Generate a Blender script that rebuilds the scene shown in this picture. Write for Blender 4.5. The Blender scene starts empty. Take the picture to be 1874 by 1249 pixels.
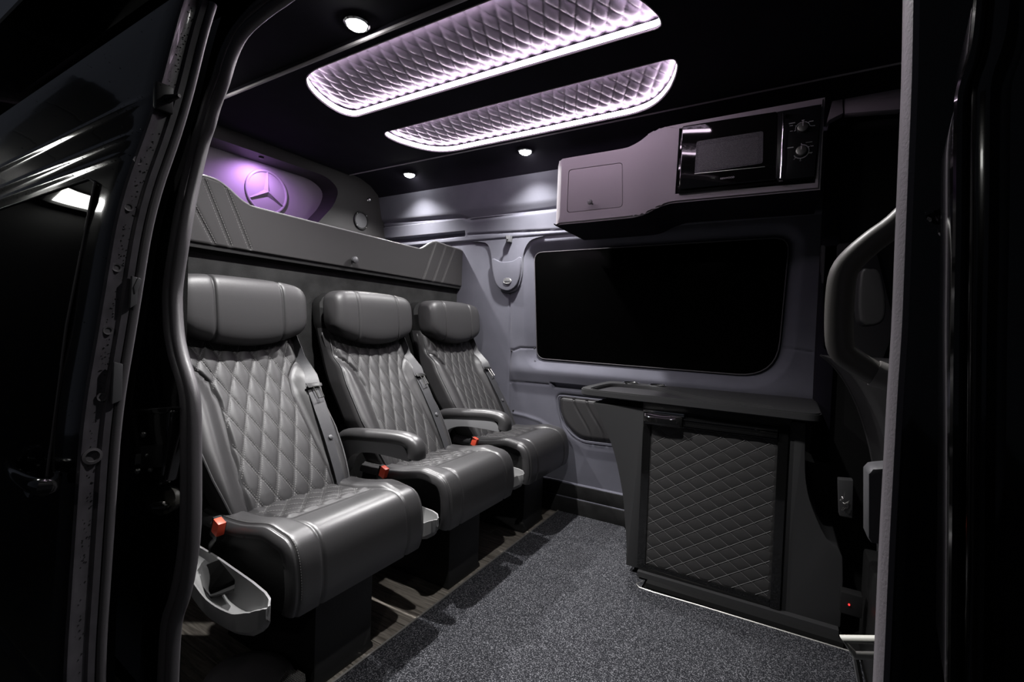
import bpy, bmesh, math, random
from mathutils import Vector, Matrix
random.seed(4)
C = bpy.context.scene.collection
sc = bpy.context.scene
R = math.radians
# ------------------------------------------------------------------ camera
FPX = 841.7
YAW, PIT, ROL = R(30.355), R(-1.375), R(2.064)
cy, sy, cp, sp = math.cos(YAW), math.sin(YAW), math.cos(PIT), math.sin(PIT)
Fv = Vector((-sy*cp, cy*cp, sp)); Rv = Vector((cy, sy, 0)); Uv = Rv.cross(Fv)
cr, sr = math.cos(ROL), math.sin(ROL)
RIGHT = cr*Rv + sr*Uv; UP = -sr*Rv + cr*Uv
CAM = Vector((0, 0, 0.92))
cam = bpy.data.cameras.new('camera'); cam.sensor_width = 36; cam.lens = FPX/1874*36
cam.clip_start = 0.02
co = bpy.data.objects.new('camera', cam); C.objects.link(co)
co.matrix_world = Matrix(((RIGHT.x, UP.x, -Fv.x, CAM.x), (RIGHT.y, UP.y, -Fv.y, CAM.y), (RIGHT.z, UP.z, -Fv.z, CAM.z), (0, 0, 0, 1)))
sc.camera = co
# ------------------------------------------------------------------ world, exposure
w = bpy.data.worlds.new('night'); sc.world = w; w.use_nodes = True
w.node_tree.nodes['Background'].inputs[0].default_value = (0.55, 0.6, 0.75, 1)
w.node_tree.nodes['Background'].inputs[1].default_value = 0.022
sc.view_settings.view_transform = 'Standard'; sc.view_settings.look = 'None'
sc.view_settings.exposure = 0.3; sc.view_settings.gamma = 1.0
sc.view_settings.use_curve_mapping = False
SPOT_W, LED_E, NICHE_W, YARD_E, FILL_W = 105.0, 13.0, 4.5, 8.0, 16.0

def at(px, py, ax, val):
    """point of the photograph's ray that lies on a plane of the van"""
    d = RIGHT*((px-937)/FPX) - UP*((py-624.5)/FPX) + Fv
    i = 'XYZ'.index(ax)
    return CAM + d*((val-CAM[i])/d[i])
# ------------------------------------------------------------------ materials
def mat(name, col, rough=0.5, metal=0.0, bump=0.0, scale=200.0, emit=None, es=0.0, var=0.0, sheen=0.0, coat=0.0, spec=0.5, tex='noise', vscale=None):
    m = bpy.data.materials.new(name); m.use_nodes = True
    nt = m.node_tree; b = nt.nodes['Principled BSDF']
    b.inputs['Base Color'].default_value = (*col, 1); b.inputs['Roughness'].default_value = rough
    b.inputs['Metallic'].default_value = metal; b.inputs['Specular IOR Level'].default_value = spec
    if sheen:
        b.inputs['Sheen Weight'].default_value = sheen; b.inputs['Sheen Roughness'].default_value = .5
    if coat:
        b.inputs['Coat Weight'].default_value = coat; b.inputs['Coat Roughness'].default_value = .04
    if emit:
        b.inputs['Emission Color'].default_value = (*emit, 1); b.inputs['Emission Strength'].default_value = es
    if bump or var:
        tc = nt.nodes.new('ShaderNodeTexCoord')
        n = nt.nodes.new('ShaderNodeTexNoise' if tex == 'noise' else 'ShaderNodeTexVoronoi')
        n.inputs['Scale'].default_value = scale
        if tex == 'noise': n.inputs['Detail'].default_value = 3
        nt.links.new(tc.outputs['Object'], n.inputs['Vector'])
        if bump:
            bp = nt.nodes.new('ShaderNodeBump'); bp.inputs['Strength'].default_value = bump; bp.inputs['Distance'].default_value = .002
            nt.links.new(n.outputs[0], bp.inputs['Height']); nt.links.new(bp.outputs[0], b.inputs['Normal'])
        if var:
            n2 = n
            if vscale:
                n2 = nt.nodes.new('ShaderNodeTexNoise'); n2.inputs['Scale'].default_value = vscale; n2.inputs['Detail'].default_value = 4
                nt.links.new(tc.outputs['Object'], n2.inputs['Vector'])
            mr = nt.nodes.new('ShaderNodeMapRange'); mr.inputs[1].default_value = .3; mr.inputs[2].default_value = .7
            mr.inputs[3].default_value = 1-var; mr.inputs[4].default_value = 1+var
            nt.links.new(n2.outputs[0], mr.inputs[0])
            mx = nt.nodes.new('ShaderNodeVectorMath'); mx.operation = 'SCALE'; mx.inputs[0].default_value = col
            nt.links.new(mr.outputs[0], mx.inputs['Scale']); nt.links.new(mx.outputs[0], b.inputs['Base Color'])
    return m
M = dict(
    leather=mat('black leather', (.032, .031, .032), .48, bump=.10, scale=700, spec=.38),
    leather_seat=mat('smooth black seat leather', (.034, .033, .034), .38, bump=.08, scale=700, spec=.8),
    leather_trim=mat('black leather trim', (.031, .030, .031), .42, bump=.10, scale=700, spec=.4),
    thread=mat('grey thread', (.13, .128, .125), .7), support=mat('grey moulded plastic', (.17, .17, .175), .45, bump=.05, scale=600),
    suede=mat('slate suede wall cloth', (.105, .105, .128), .95, bump=.15, scale=900, var=.10, vscale=7, sheen=.15, spec=.15),
    suede_dark=mat('near black headliner cloth', (.011, .010, .015), .95, bump=.15, scale=900, var=.2, vscale=6, spec=.1),
    carpet_wall=mat('black lining carpet', (.020, .020, .020), .95, bump=.4, scale=500, var=.3, vscale=14, spec=.1),
    panel=mat('grey leatherette board', (.032, .0305, .031), .55, bump=.08, scale=800, spec=.3),
    cabinet_grey=mat('grey leatherette cabinet', (.37, .34, .36), .55, bump=.15, scale=500, spec=.3),
    matt_black=mat('matt black laminate', (.032, .032, .033), .55, bump=.05, scale=300, spec=.3),
    plastic_black=mat('black plastic', (.013, .013, .013), .4, spec=.4),
    plastic_grey=mat('dark grey plastic', (.085, .085, .09), .45, bump=.05, scale=600),
    plastic_silver=mat('pale silver plastic', (.22, .22, .22), .36, spec=.5),
    gloss=mat('gloss black', (.006, .006, .006), .06, spec=.5, coat=.5),
    paint=mat('black car paint', (.004, .004, .0045), .12, coat=.6, var=.2, vscale=3),
    paint_edge=mat('black satin door edge paint', (.065, .06, .068), .35, coat=.2, var=.25, vscale=30),
    rubber=mat('black rubber', (.085, .08, .086), .45, bump=.1, scale=400),
    glass_dark=mat('black tinted glass', (.001, .001, .001), .2, spec=.02),
    chrome=mat('chrome', (.8, .8, .8), .12, metal=1),
    steel=mat('brushed steel', (.55, .54, .52), .32, metal=1),
    edging=mat('grey metal edging', (.36, .35, .33), .4, metal=.7),
    red=mat('orange red plastic', (.85, .10, .05), .4),
    belt=mat('charcoal belt webbing', (.036, .036, .039), .42, bump=.2, scale=500),
    white=mat('white print', (.75, .75, .75), .6),
    white_plastic=mat('white plastic', (.62, .62, .56), .45),
    niche=mat('pale grey niche cloth', (.30, .27, .31), .75, bump=.1, scale=500, spec=.2),
    led=mat('lilac white light strip', (1, 1, 1), .5, emit=(1.0, .80, 1.0), es=LED_E),
    spot=mat('white spotlight lens', (1, 1, 1), .5, emit=(1, 1, .98), es=55),
    redled=mat('red indicator', (.5, 0, 0), .5, emit=(1, .02, .02), es=3),
    pad=mat('silver grey quilted pad', (.25, .225, .27), .33, bump=.1, scale=500, spec=.4),
    asphalt=mat('wet asphalt', (.03, .03, .03), .5, bump=.6, scale=60, var=.3, vscale=5),
    yard=mat('painted yard wall', (.07, .07, .07), .8, var=.15, vscale=2),
    flood=mat('flood lamp glass', (1, 1, 1), .5, emit=(1, 1, .96), es=YARD_E),
    drop=mat('water drop', (.02, .02, .02), .02, spec=.8),
)
def carpet_material():
    m = bpy.data.materials.new('speckled charcoal carpet'); m.use_nodes = True; nt = m.node_tree; b = nt.nodes['Principled BSDF']
    tc = nt.nodes.new('ShaderNodeTexCoord'); n = nt.nodes.new('ShaderNodeTexNoise'); n.inputs['Scale'].default_value = 330; n.inputs['Detail'].default_value = 2
    cr_ = nt.nodes.new('ShaderNodeValToRGB'); e = cr_.color_ramp.elements
    e[0].position = .42; e[0].color = (.013, .0135, .016, 1); e[1].position = .70; e[1].color = (.20, .20, .215, 1)
    x = e.new(.54); x.color = (.038, .039, .044, 1)
    bp = nt.nodes.new('ShaderNodeBump'); bp.inputs['Strength'].default_value = .8; bp.inputs['Distance'].default_value = .003
    nt.links.new(tc.outputs['Object'], n.inputs[0]); nt.links.new(n.outputs[0], cr_.inputs[0]); nt.links.new(cr_.outputs[0], b.inputs['Base Color'])
    nt.links.new(n.outputs[0], bp.inputs['Height']); nt.links.new(bp.outputs[0], b.inputs['Normal'])
    b.inputs['Roughness'].default_value = .95; b.inputs['Specular IOR Level'].default_value = .1
    return m
def wood_material():
    m = bpy.data.materials.new('grey brown wood plank'); m.use_nodes = True; nt = m.node_tree; b = nt.nodes['Principled BSDF']
    tc = nt.nodes.new('ShaderNodeTexCoord'); mp = nt.nodes.new('ShaderNodeMapping'); mp.inputs['Scale'].default_value = (5, 60, 5)
    n = nt.nodes.new('ShaderNodeTexNoise'); n.inputs['Scale'].default_value = 1.5; n.inputs['Detail'].default_value = 6; n.inputs['Distortion'].default_value = 1.2
    oi = nt.nodes.new('ShaderNodeObjectInfo'); ad = nt.nodes.new('ShaderNodeVectorMath'); ad.operation = 'ADD'
    cr_ = nt.nodes.new('ShaderNodeValToRGB'); e = cr_.color_ramp.elements
    e[0].position = .3; e[0].color = (.07, .06, .05, 1); e[1].position = .7; e[1].color = (.32, .29, .25, 1)
    nt.links.new(tc.outputs['Object'], ad.inputs[0]); nt.links.new(oi.outputs['Random'], ad.inputs[1])
    nt.links.new(ad.outputs[0], mp.inputs[0]); nt.links.new(mp.outputs[0], n.inputs[0]); nt.links.new(n.outputs[0], cr_.inputs[0]); nt.links.new(cr_.outputs[0], b.inputs['Base Color'])
    b.inputs['Roughness'].default_value = .5
    return m
M['carpet'] = carpet_material(); M['wood'] = wood_material()
# ------------------------------------------------------------------ mesh helpers
class MB:
    def __init__(s): s.v = []; s.f = []
    def add(s, vs, fs):
        o = len(s.v); s.v += [Vector(a) for a in vs]; s.f += [[i+o for i in f] for f in fs]; return s
    def box(s, a, b):
        x0, y0, z0 = a; x1, y1, z1 = b
        return s.add([(x0,y0,z0),(x1,y0,z0),(x1,y1,z0),(x0,y1,z0),(x0,y0,z1),(x1,y0,z1),(x1,y1,z1),(x0,y1,z1)],
                     [(0,3,2,1),(4,5,6,7),(0,1,5,4),(1,2,6,5),(2,3,7,6),(3,0,4,7)])
    def rings(s, rs, closed=True, caps=True):
        n = len(rs[0]); vs = [p for r in rs for p in r]; fs = []
        for i in range(len(rs)-1):
            for j in range(n if closed else n-1):
                k = (j+1) % n; fs.append((i*n+j, i*n+k, (i+1)*n+k, (i+1)*n+j))
        if caps and closed: fs.append(tuple(range(n))[::-1]); fs.append(tuple((len(rs)-1)*n+j for j in range(n)))
        return s.add(vs, fs)
    def prism(s, poly, vec):
        vec = Vector(vec); poly = [Vector(p) for p in poly]
        return s.rings([poly, [p+vec for p in poly]])
    def tube(s, path, r, n=10, closed=False, flat=1.0, up=None):
        path = [Vector(p) for p in path]; N = len(path); rs = []
        prev = None
        for i, p in enumerate(path):
            a = path[(i-1) % N] if (closed or i) else p; b = path[(i+1) % N] if (closed or i < N-1) else p
            t = (b-a).normalized()
            if up is not None: u = Vector(up)
            elif prev is not None: u = prev
            else: u = Vector((0, 0, 1)) if abs(t.z) < .9 else Vector((1, 0, 0))
            x = (u - t*u.dot(t)).normalized(); y = t.cross(x); prev = x
            rr = r[i] if isinstance(r, (list, tuple)) else r
            rs.append([p + x*math.cos(2*math.pi*k/n)*rr + y*math.sin(2*math.pi*k/n)*rr*flat for k in range(n)])
        if closed: rs.append(rs[0]); return s.rings(rs, True, False)
        return s.rings(rs)
    def lathe(s, prof, org, ax, n=24):
        org = Vector(org); ax = Vector(ax).normalized(); u = ax.orthogonal().normalized(); v = ax.cross(u)
        rs = [[org + ax*h + (u*math.cos(2*math.pi*k/n)+v*math.sin(2*math.pi*k/n))*max(r, 1e-5) for k in range(n)] for r, h in prof]
        return s.rings(rs)
    def grid(s, fn, us, vs, thick=None):
        P = [[Vector(fn(u, v)) for v in vs] for u in us]; n = len(vs)
        fs = [(i*n+j, (i+1)*n+j, (i+1)*n+j+1, i*n+j+1) for i in range(len(us)-1) for j in range(n-1)]
        return s.add([p for r in P for p in r], fs)
    def build(s, name, m, parent=None, smooth=38, bevel=0, seg=2, solid=0, link=True):
        me = bpy.data.meshes.new(name); org = parent_origin(parent)
        me.from_pydata([tuple(p-org) for p in s.v], [], s.f)
        bm = bmesh.new(); bm.from_mesh(me); bmesh.ops.remove_doubles(bm, verts=bm.verts, dist=1e-6)
        bmesh.ops.recalc_face_normals(bm, faces=bm.faces)
        if bevel:
            ed = [e for e in bm.edges if len(e.link_faces) == 2 and e.calc_face_angle(0) > R(35)]
            try: bmesh.ops.bevel(bm, geom=ed, offset=bevel, segments=seg, profile=.6, affect='EDGES', clamp_overlap=True)
            except Exception: pass
        bm.to_mesh(me); bm.free(); me.update()
        me.materials.append(M[m] if isinstance(m, str) else m)
        if smooth:
            me.shade_smooth(); me.set_sharp_from_angle(angle=R(smooth))
        o = bpy.data.objects.new(name, me); C.objects.link(o)
        if parent: o.parent = parent
        if solid:
            md = o.modifiers.new('solidify', 'SOLIDIFY'); md.thickness = solid; md.offset = 0
        return o
def parent_origin(p):
    o = Vector((0, 0, 0))
    while p: o += p.location; p = p.parent
    return o
def tag(o, label=None, cat=None, group=None, kind=None):
    if label: o['label'] = label
    if cat: o['category'] = cat
    if group: o['group'] = group
    if kind: o['kind'] = kind
    return o
def thing(name, loc, label, cat, group=None):
    o = bpy.data.objects.new(name, None); C.objects.link(o); o.location = loc; o.empty_display_size = .05
    return tag(o, label, cat, group)
def struct(o, label=None, cat=None):
    o['kind'] = 'structure'
    return tag(o, label, cat)
def ss(a, b, x):
    t = min(1, max(0, (x-a)/(b-a))); return t*t*(3-2*t)
def lin(x, tab):
    if x <= tab[0][0]: return tab[0][1]
    for (a, fa), (b, fb) in zip(tab, tab[1:]):
        if x <= b: return fa + (fb-fa)*(x-a)/(b-a)
    return tab[-1][1]
def smooth_path(pts, k=4, closed=False):
    pts = [Vector(p) for p in pts]; out = []; n = len(pts)
    for i in range(n if closed else n-1):
        g = lambda j: pts[j % n] if closed else pts[min(max(j, 0), n-1)]
        p0, p1, p2, p3 = g(i-1), g(i), g(i+1), g(i+2)
        for q in range(k):
            t = q/k
            out.append(.5*((2*p1)+(p2-p0)*t+(2*p0-5*p1+4*p2-p3)*t*t+(3*p1-p0-3*p2+p3)*t**3))
    if not closed: out.append(pts[-1])
    return out
def smooth_val(L, i, t):
    g = lambda j: L[min(max(j, 0), len(L)-1)]
    p0, p1, p2, p3 = g(i-1), g(i), g(i+1), g(i+2)
    return .5*((2*p1)+(p2-p0)*t+(2*p0-5*p1+4*p2-p3)*t*t+(3*p1-p0-3*p2+p3)*t**3)
def rng(a, b, n): return [a+(b-a)*i/n for i in range(n+1)]
def copy_tree(o, parent=None):
    c = o.copy(); C.objects.link(c); c.parent = parent
    for ch in list(o.children): copy_tree(ch, c)
    return c
def segdist(x, z, a, b):
    dx, dz = b[0]-a[0], b[1]-a[1]; t = max(0, min(1, ((x-a[0])*dx+(z-a[1])*dz)/(dx*dx+dz*dz+1e-12)))
    return math.hypot(x-a[0]-dx*t, z-a[1]-dz*t)
def polydist(x, z, P): return min(segdist(x, z, P[i], P[i+1]) for i in range(len(P)-1))
def inside(x, z, P):
    c = False; n = len(P)
    for i in range(n):
        (x0, z0), (x1, z1) = P[i], P[i-1]
        if (z0 > z) != (z1 > z) and x < (x1-x0)*(z-z0)/(z1-z0)+x0: c = not c
    return c
def sdist(x, z, P):
    d = polydist(x, z, P+[P[0]]); return -d if inside(x, z, P) else d
def quilt(a, b):
    return (abs(math.sin(math.pi*a))*abs(math.sin(math.pi*b)))**.42
def rounded(pts, r, n=5):
    """rounds the corners of a closed polygon of 2-D points; r one value or one per corner"""
    out = []; N = len(pts)
    for i in range(N):
        p = Vector(pts[i]); a = Vector(pts[i-1])-p; b = Vector(pts[(i+1) % N])-p; ri = r[i] if isinstance(r, (list, tuple)) else r
        ri = min(ri, a.length*.49, b.length*.49); A = p+a.normalized()*ri; B = p+b.normalized()*ri
        for k in range(n+1):
            t = k/n; q = A*(1-t)**2+p*2*t*(1-t)+B*t*t; out.append((q.x, q.y))
    return out

# ================================================================== STRUCTURE
XB, XF = -2.30, 1.60            # rear bulkhead, front end of what the door shows
# ---- floor: a sub floor with planks under the seats, edged carpet in the aisle
fl = MB().box((XB-.1, .42, -.06), (XF, 2.30, -.006)).build('floor', 'plastic_black', smooth=0); struct(fl)
PW = .098
for i in range(18):
    y0 = .462+i*PW; x = -1.64 - random.random()*.5
    while x < -.955:
        L_ = random.uniform(.45, .9); a, b = max(x, -1.655), min(x+L_, -.952)
        if b-a > .03 and y0 < 2.14:
            MB().box((a+.0008, y0+.0008, -.006), (b-.0008, min(y0+PW, 2.149)-.0008, -.0005-random.random()*.0008)).build('plank', 'wood', fl, smooth=0, bevel=.0012, seg=1)
        x += L_
# carpet outline, with the toe space under the cabinet left free
cpt = MB().prism([(-.945, .45, -.003), (.235, .45, -.003), (.235, 1.68, -.003), (-.40, 1.668, -.003), (-.40, 1.85, -.003), (-.62, 2.168, -.003), (-.945, 2.168, -.003)], (0, 0, .008)).build('aisle_carpet', 'carpet', smooth=0)
tag(cpt, 'speckled charcoal carpet runner in the aisle between the seats and the cabinet', 'carpet')
def edging(name, pts, w=.006):
    return struct(MB().tube(pts, w, 6, up=(0, 0, 1), flat=.6).build(name, 'edging'))
edging('trim_1', [(-.95, .45, .002), (-.95, 2.168, .002)], .006)
edging('trim_2', [(-.95, 2.171, .003), (-.48, 2.171, .003)], .004)
edging('trim_3', smooth_path([(-.405, 1.72, .003), (-.405, 1.668, .003), (-.2, 1.672, .003), (.05, 1.676, .003), (.26, 1.68, .003)], 3), .004)

# ---- far side wall, one relief with window recess, rail, slots and grooves
win = rounded([(-1.172, 1.342), (.010, 1.342), (-.012, .762), (-1.132, .772)], [.05, .06, .15, .05], 8)
G_up = [(-2.30, 1.584), (-1.66, 1.566), (-1.62, 1.562), (-1.585, 1.548), (-1.55, 1.542), (-1.06, 1.549), (-.8, 1.56)]
G_rail = [(-1.585, 1.462), (-.9, 1.44)]
G_vert = [(-1.300, 1.13), (-1.287, .812), (-1.283, .40)]
G_hor = [(-1.285, .812), (-1.265, .809), (-1.225, .825), (-1.12, .826)]
G_belt = [(-1.275, .637), (-1.045, .640)]
G_arch = [tuple(at(px, py, 'Y', 2.18).xz) for px, py in ((940, 757), (962, 762), (988, 771), (1012, 786))]
G_right = [(.012, .887), (.045, .882), (.11, .874)]
pad_o = rounded([(-.99, .592), (-.60, .592), (-.60, .385), (-.865, .375), (-.965, .455)], [.03, .02, .02, .05, .06], 5)
def wall_y(x, z):
    y = 2.18 - .075*ss(1.44, 1.82, z)**.8
    if z > 1.42: y -= .014*ss(1.42, 1.428, z)
    y -= .020*math.exp(-((z-.705)/.055)**2)*ss(-1.31, -1.23, x)
    if -1.32 < x < .16 and .68 < z < 1.44:
        d = sdist(x, z, win)
        if d < .07: y += .045*(1-ss(-.004, .06, d))
    def groove(P, wd, dp):
        nonlocal y
        x0 = min(p[0] for p in P)-.03; x1 = max(p[0] for p in P)+.03; z0 = min(p[1] for p in P)-.03; z1 = max(p[1] for p in P)+.03
        if x0 < x < x1 and z0 < z < z1: y += dp*math.exp(-(polydist(x, z, P)/wd)**2)
    groove(G_up, .007, .012); groove(G_rail, .005, .008); groove(G_vert, .0035, .006); groove(G_hor, .004, .006)
    groove(G_belt, .006, .010); groove(G_arch, .008, -.008); groove(G_right, .005, .006)
    if z > 1.55: y += .012*(1-ss(1.552, 1.60, z)) if z < 1.60 else 0
    if x < -1.60 and 1.44 < z < 1.49:
        zz = z-(1.468+.006*(x+1.9)); d = max(abs(zz)-.014, x+1.612)
        y += .045*(1-ss(-.002, .003, d))
    if -1.04 < x < -.5 and .60 < z < .68:
        d = max(abs(z-.638)-.014, -1.022-x+(z-.638)*-.6); y += .03*(1-ss(-.002, .003, d))
    if -1.05 < x < -.5 and .33 < z < .64:
        d = sdist(x, z, pad_o); y += .016*(1-ss(-.002, .018, d))
    if z < .150: y -= .012
    if z < .080: y -= .010
    return y
us = rng(XB-.02, .14, 400); vs = rng(-.01, 1.84, 330)
wf = MB().grid(lambda x, z: (x, wall_y(x, z), z), us, vs).build('wall_far', 'suede', smooth=60); struct(wf)
MB().box((XB-.02, 2.26, -.02), (.14, 2.28, 1.9)).build('outer_skin', 'paint', wf, smooth=0)
# dark kick board under the wall cloth
kb = MB().box((XB, 2.150, 0), (.14, 2.17, .078)); kb.box((XB, 2.161, .082), (.14, 2.175, .146))
struct(kb.build('baseboard_far', 'carpet_wall', bevel=.002))
# window
wn = MB().prism([(x, 2.206, z) for x, z in win], (0, .01, 0)).build('window_1', 'glass_dark', bevel=.002); struct(wn)
rs = MB().tube([(x, 2.205, z) for x, z in win], .0022, 6, closed=True).build('window_seal', 'rubber', wn)
# leather pad let into the wall, with stitched ribs
pad_i = rounded([(-.982, .586), (-.60, .586), (-.60, .391), (-.862, .382), (-.958, .458)], [.03, .02, .02, .05, .06], 5)
def pad_fn(x, z):
    y = 2.172; d = sdist(x, z, pad_i)
    y += .014*ss(-.02, .004, d)
    s = x + .42*(z-.39)**1.0*1.0
    for c in (-.815, -.745, -.672): y += .006*math.exp(-((x-(c-.18*ss(.38, .6, z)*(.6)+.02))/.0045)**2)
    return y
pl = MB()
nx, nz = 90, 52
ok = {}
for i in range(nx+1):
    for j in range(nz+1):
        x = -.985+.385*i/nx; z = .380+.208*j/nz
        if sdist(x, z, pad_i) < .004: ok[(i, j)] = len(pl.v); pl.v.append(Vector((x, pad_fn(x, z), z)))
for i in range(nx):
    for j in range(nz):
        q = [(i, j), (i+1, j), (i+1, j+1), (i, j+1)]
        if all(k in ok for k in q): pl.f.append([ok[k] for k in q])
tag(pl.build('leather_pad', 'leather', wf, smooth=60), 'black leather pad with stitched ribs let into the wall')
MB().tube([(x, 2.171, z) for x, z in pad_o], .003, 6, closed=True).build('pad_rim', 'suede', wf)
# pillar cover with oval badge
pc = MB()
cov = [(-1.56, 1.419), (-1.47, 1.408), (-1.436, 1.37), (-1.420, 1.30), (-1.408, 1.225), (-1.385, 1.165), (-1.35, 1.135), (-1.305, 1.124), (-1.262, 1.136), (-1.235, 1.17), (-1.222, 1.23), (-1.222, 1.31), (-1.205, 1.37), (-1.17, 1.405), (-1.10, 1.419)]
sp_ = [tuple(p[:2]) for p in smooth_path([(x, z, 0) for x, z in cov], 3)]
pc.prism([(x, 2.168, z) for x, z in sp_], (0, .02, 0))
pcv = pc.build('pillar_cover', 'suede', wf, bevel=.006, seg=3)
low = [(-1.412, 1.312), (-1.36, 1.296), (-1.315, 1.292), (-1.27, 1.297), (-1.228, 1.314), (-1.229, 1.23), (-1.242, 1.175), (-1.268, 1.145), (-1.305, 1.133), (-1.345, 1.143), (-1.377, 1.170), (-1.400, 1.228)]
pc2 = MB().prism([(p.x, 2.155, p.y) for p in smooth_path([(x, z, 0) for x, z in low], 3, True)], (0, .02, 0)).build('pillar_cover_cap', 'suede', wf, bevel=.005, seg=3)
ell = MB().rings([[(-1.304+.026*k*math.cos(t), 2.155-dy, 1.186+.0165*k*math.sin(t)) for t in rng(0, 2*math.pi, 27)[:-1]] for k, dy in ((1, -.004), (1, .003), (.9, .005), (.86, .004))])
tag(ell.build('badge', 'plastic_silver', pc2), 'small oval silver badge')
bt = MB()
for k in range(9): bt.box((-1.321+k*.004, 2.1495, 1.182+(k % 2)*.001), (-1.3185+k*.004, 2.1515, 1.190))
bt.build('badge_lettering', 'plastic_grey', pc2, smooth=0)
# coat hook on the rail and small fasteners
p = at(933, 438, 'Y', 2.16)
hk = MB().box((p.x-.012, 2.138, p.z-.018), (p.x+.012, 2.166, p.z+.016)); hk.tube([(p.x, 2.14, p.z), (p.x, 2.124, p.z-.006), (p.x, 2.12, p.z+.012)], .004, 8)
tag(hk.build('coat_hook', 'plastic_grey', bevel=.002), 'small grey coat hook on the rail above the window pillar', 'hook')
for px, py in ((936, 643), (939, 752), (978, 638)):
    q = at(px, py, 'Y', 2.176); MB().lathe([(.0045, .004), (.0045, -.002), (.003, -.003)], q, (0, 1, 0), 12).build('fastener', 'plastic_black', wf)
# hinge clip glint inside the arm slot
q = at(1046, 703, 'Y', 2.18); MB().box((q.x-.012, 2.185, q.z-.002), (q.x+.012, 2.192, q.z+.002)).build('slot_clip', 'plastic_silver', wf, smooth=0)

# ---- rear bulkhead: lower lining, shelf, upper wall with niche
wr = MB().box((-1.72, .42, -.005), (-1.665, 2.19, 1.20)).build('wall_rear', 'carpet_wall', bevel=.003); struct(wr)
MB().box((XB, .42, 1.16), (-1.66, 2.18, 1.20)).build('shelf_board', 'carpet_wall', wr, smooth=0)
nich = rounded([(.80, 1.36), (.66, 1.735), (1.71, 1.748), (1.80, 1.70), (1.765, 1.60), (1.63, 1.44), (1.55, 1.36)], [.04, .05, .05, .05, .05, .1, .04], 5)
def holed(outer, hole, x, t, name, m, parent=None):
    bm = bmesh.new()
    def loop(P): 
        vs = [bm.verts.new((x, a, b)) for a, b in P]; return [bm.edges.new((vs[i], vs[(i+1) % len(vs)])) for i in range(len(vs))]
    e = loop(outer)+loop(hole)
    bmesh.ops.triangle_fill(bm, use_beauty=True, use_dissolve=False, edges=e)
    g = bmesh.ops.extrude_face_region(bm, geom=bm.faces[:])
    bmesh.ops.translate(bm, verts=[v for v in g['geom'] if isinstance(v, bmesh.types.BMVert)], vec=(t, 0, 0))
    bmesh.ops.recalc_face_normals(bm, faces=bm.faces)
    me = bpy.data.meshes.new(name); bm.to_mesh(me); bm.free(); me.materials.append(M[m]); me.shade_smooth(); me.set_sharp_from_angle(angle=R(35))
    o = bpy.data.objects.new(name, me); C.objects.link(o); o.parent = parent; return o
up = holed([(.42, 1.20), (.42, 1.86), (2.20, 1.86), (2.20, 1.20)], nich, -2.25, -.135, 'wall_rear_upper', 'panel'); struct(up)
MB().box((-2.41, .44, 1.22), (-2.385, 2.18, 1.85)).build('niche_back', 'niche', up, smooth=0)
# raised three pointed star in a ring
st = thing('star_emblem', (-2.385, 1.44, 1.60), 'raised three-pointed star in a ring on the purple lit niche wall', 'emblem')
sc_ = at(489, 352, 'X', -2.38); cyy, czz, rr = sc_.y, sc_.z, .110
MB().tube([(-2.383, cyy+rr*math.cos(t), czz+rr*math.sin(t)) for t in rng(0, 2*math.pi, 64)[:-1]], .0075, 10, closed=True).build('ring', 'niche', st)
sb = MB(); cx = -2.372
pts = []
for k in range(3):
    a = math.pi/2+k*2*math.pi/3; b = a+math.pi/3
    pts.append((cyy+.104*math.cos(a), czz+.104*math.sin(a))); pts.append((cyy+.019*math.cos(b), czz+.019*math.sin(b)))
vs_ = [(cx, cyy, czz)]+[(-2.384, y, z) for y, z in pts]; tip = [(cx+.006, cyy, czz)]
sb.add([(-2.368, cyy, czz)]+[(-2.384, y, z) for y, z in pts], [(0, i+1, (i+1) % 6+1) for i in range(6)])
wide = []
for k in range(3):
    a = math.pi/2+k*2*math.pi/3; n1 = Vector((0, -math.sin(a), math.cos(a))); d = Vector((0, math.cos(a), math.sin(a))); c0 = Vector((-2.385, cyy, czz))
    sb.add([c0+n1*.013, c0+d*.105+n1*.005, c0+d*.105-n1*.005, c0-n1*.013, c0+Vector((.016, 0, 0)), c0+d*.105+Vector((.009, 0, 0))], [(0, 1, 5, 4), (4, 5, 2, 3), (1, 2, 5)])
sb.build('star', 'niche', st, smooth=20)
# small lamp at the top of the niche
nl = thing('niche_lamp', (-2.30, 1.36, 1.742), 'small purple lamp recessed over the star emblem', 'lamp')
MB().lathe([(.012, 0), (.012, -.01), (.009, -.012)], (-2.295, 1.36, 1.748), (0, 0, 1), 16).build('lamp_body', 'plastic_black', nl)
def light(kind, name, loc, energy, col, size=.02, aim=None, ang=150, blend=.6):
    l = bpy.data.lights.new(name, kind); l.energy = energy; l.color = col
    if kind == 'AREA': l.size = size
    else: l.shadow_soft_size = size
    if kind == 'SPOT': l.spot_size = R(ang); l.spot_blend = blend
    o = bpy.data.objects.new(name, l); C.objects.link(o); o.location = loc
    if aim is not None: o.rotation_euler = (Vector(aim)-Vector(loc)).to_track_quat('-Z', 'Y').to_euler()
    return o
light('SPOT', 'niche_light', (-2.268, 1.36, 1.722), NICHE_W, (.70, .38, 1.0), .008, (-2.36, 1.39, 1.45), 165, .7)
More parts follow.
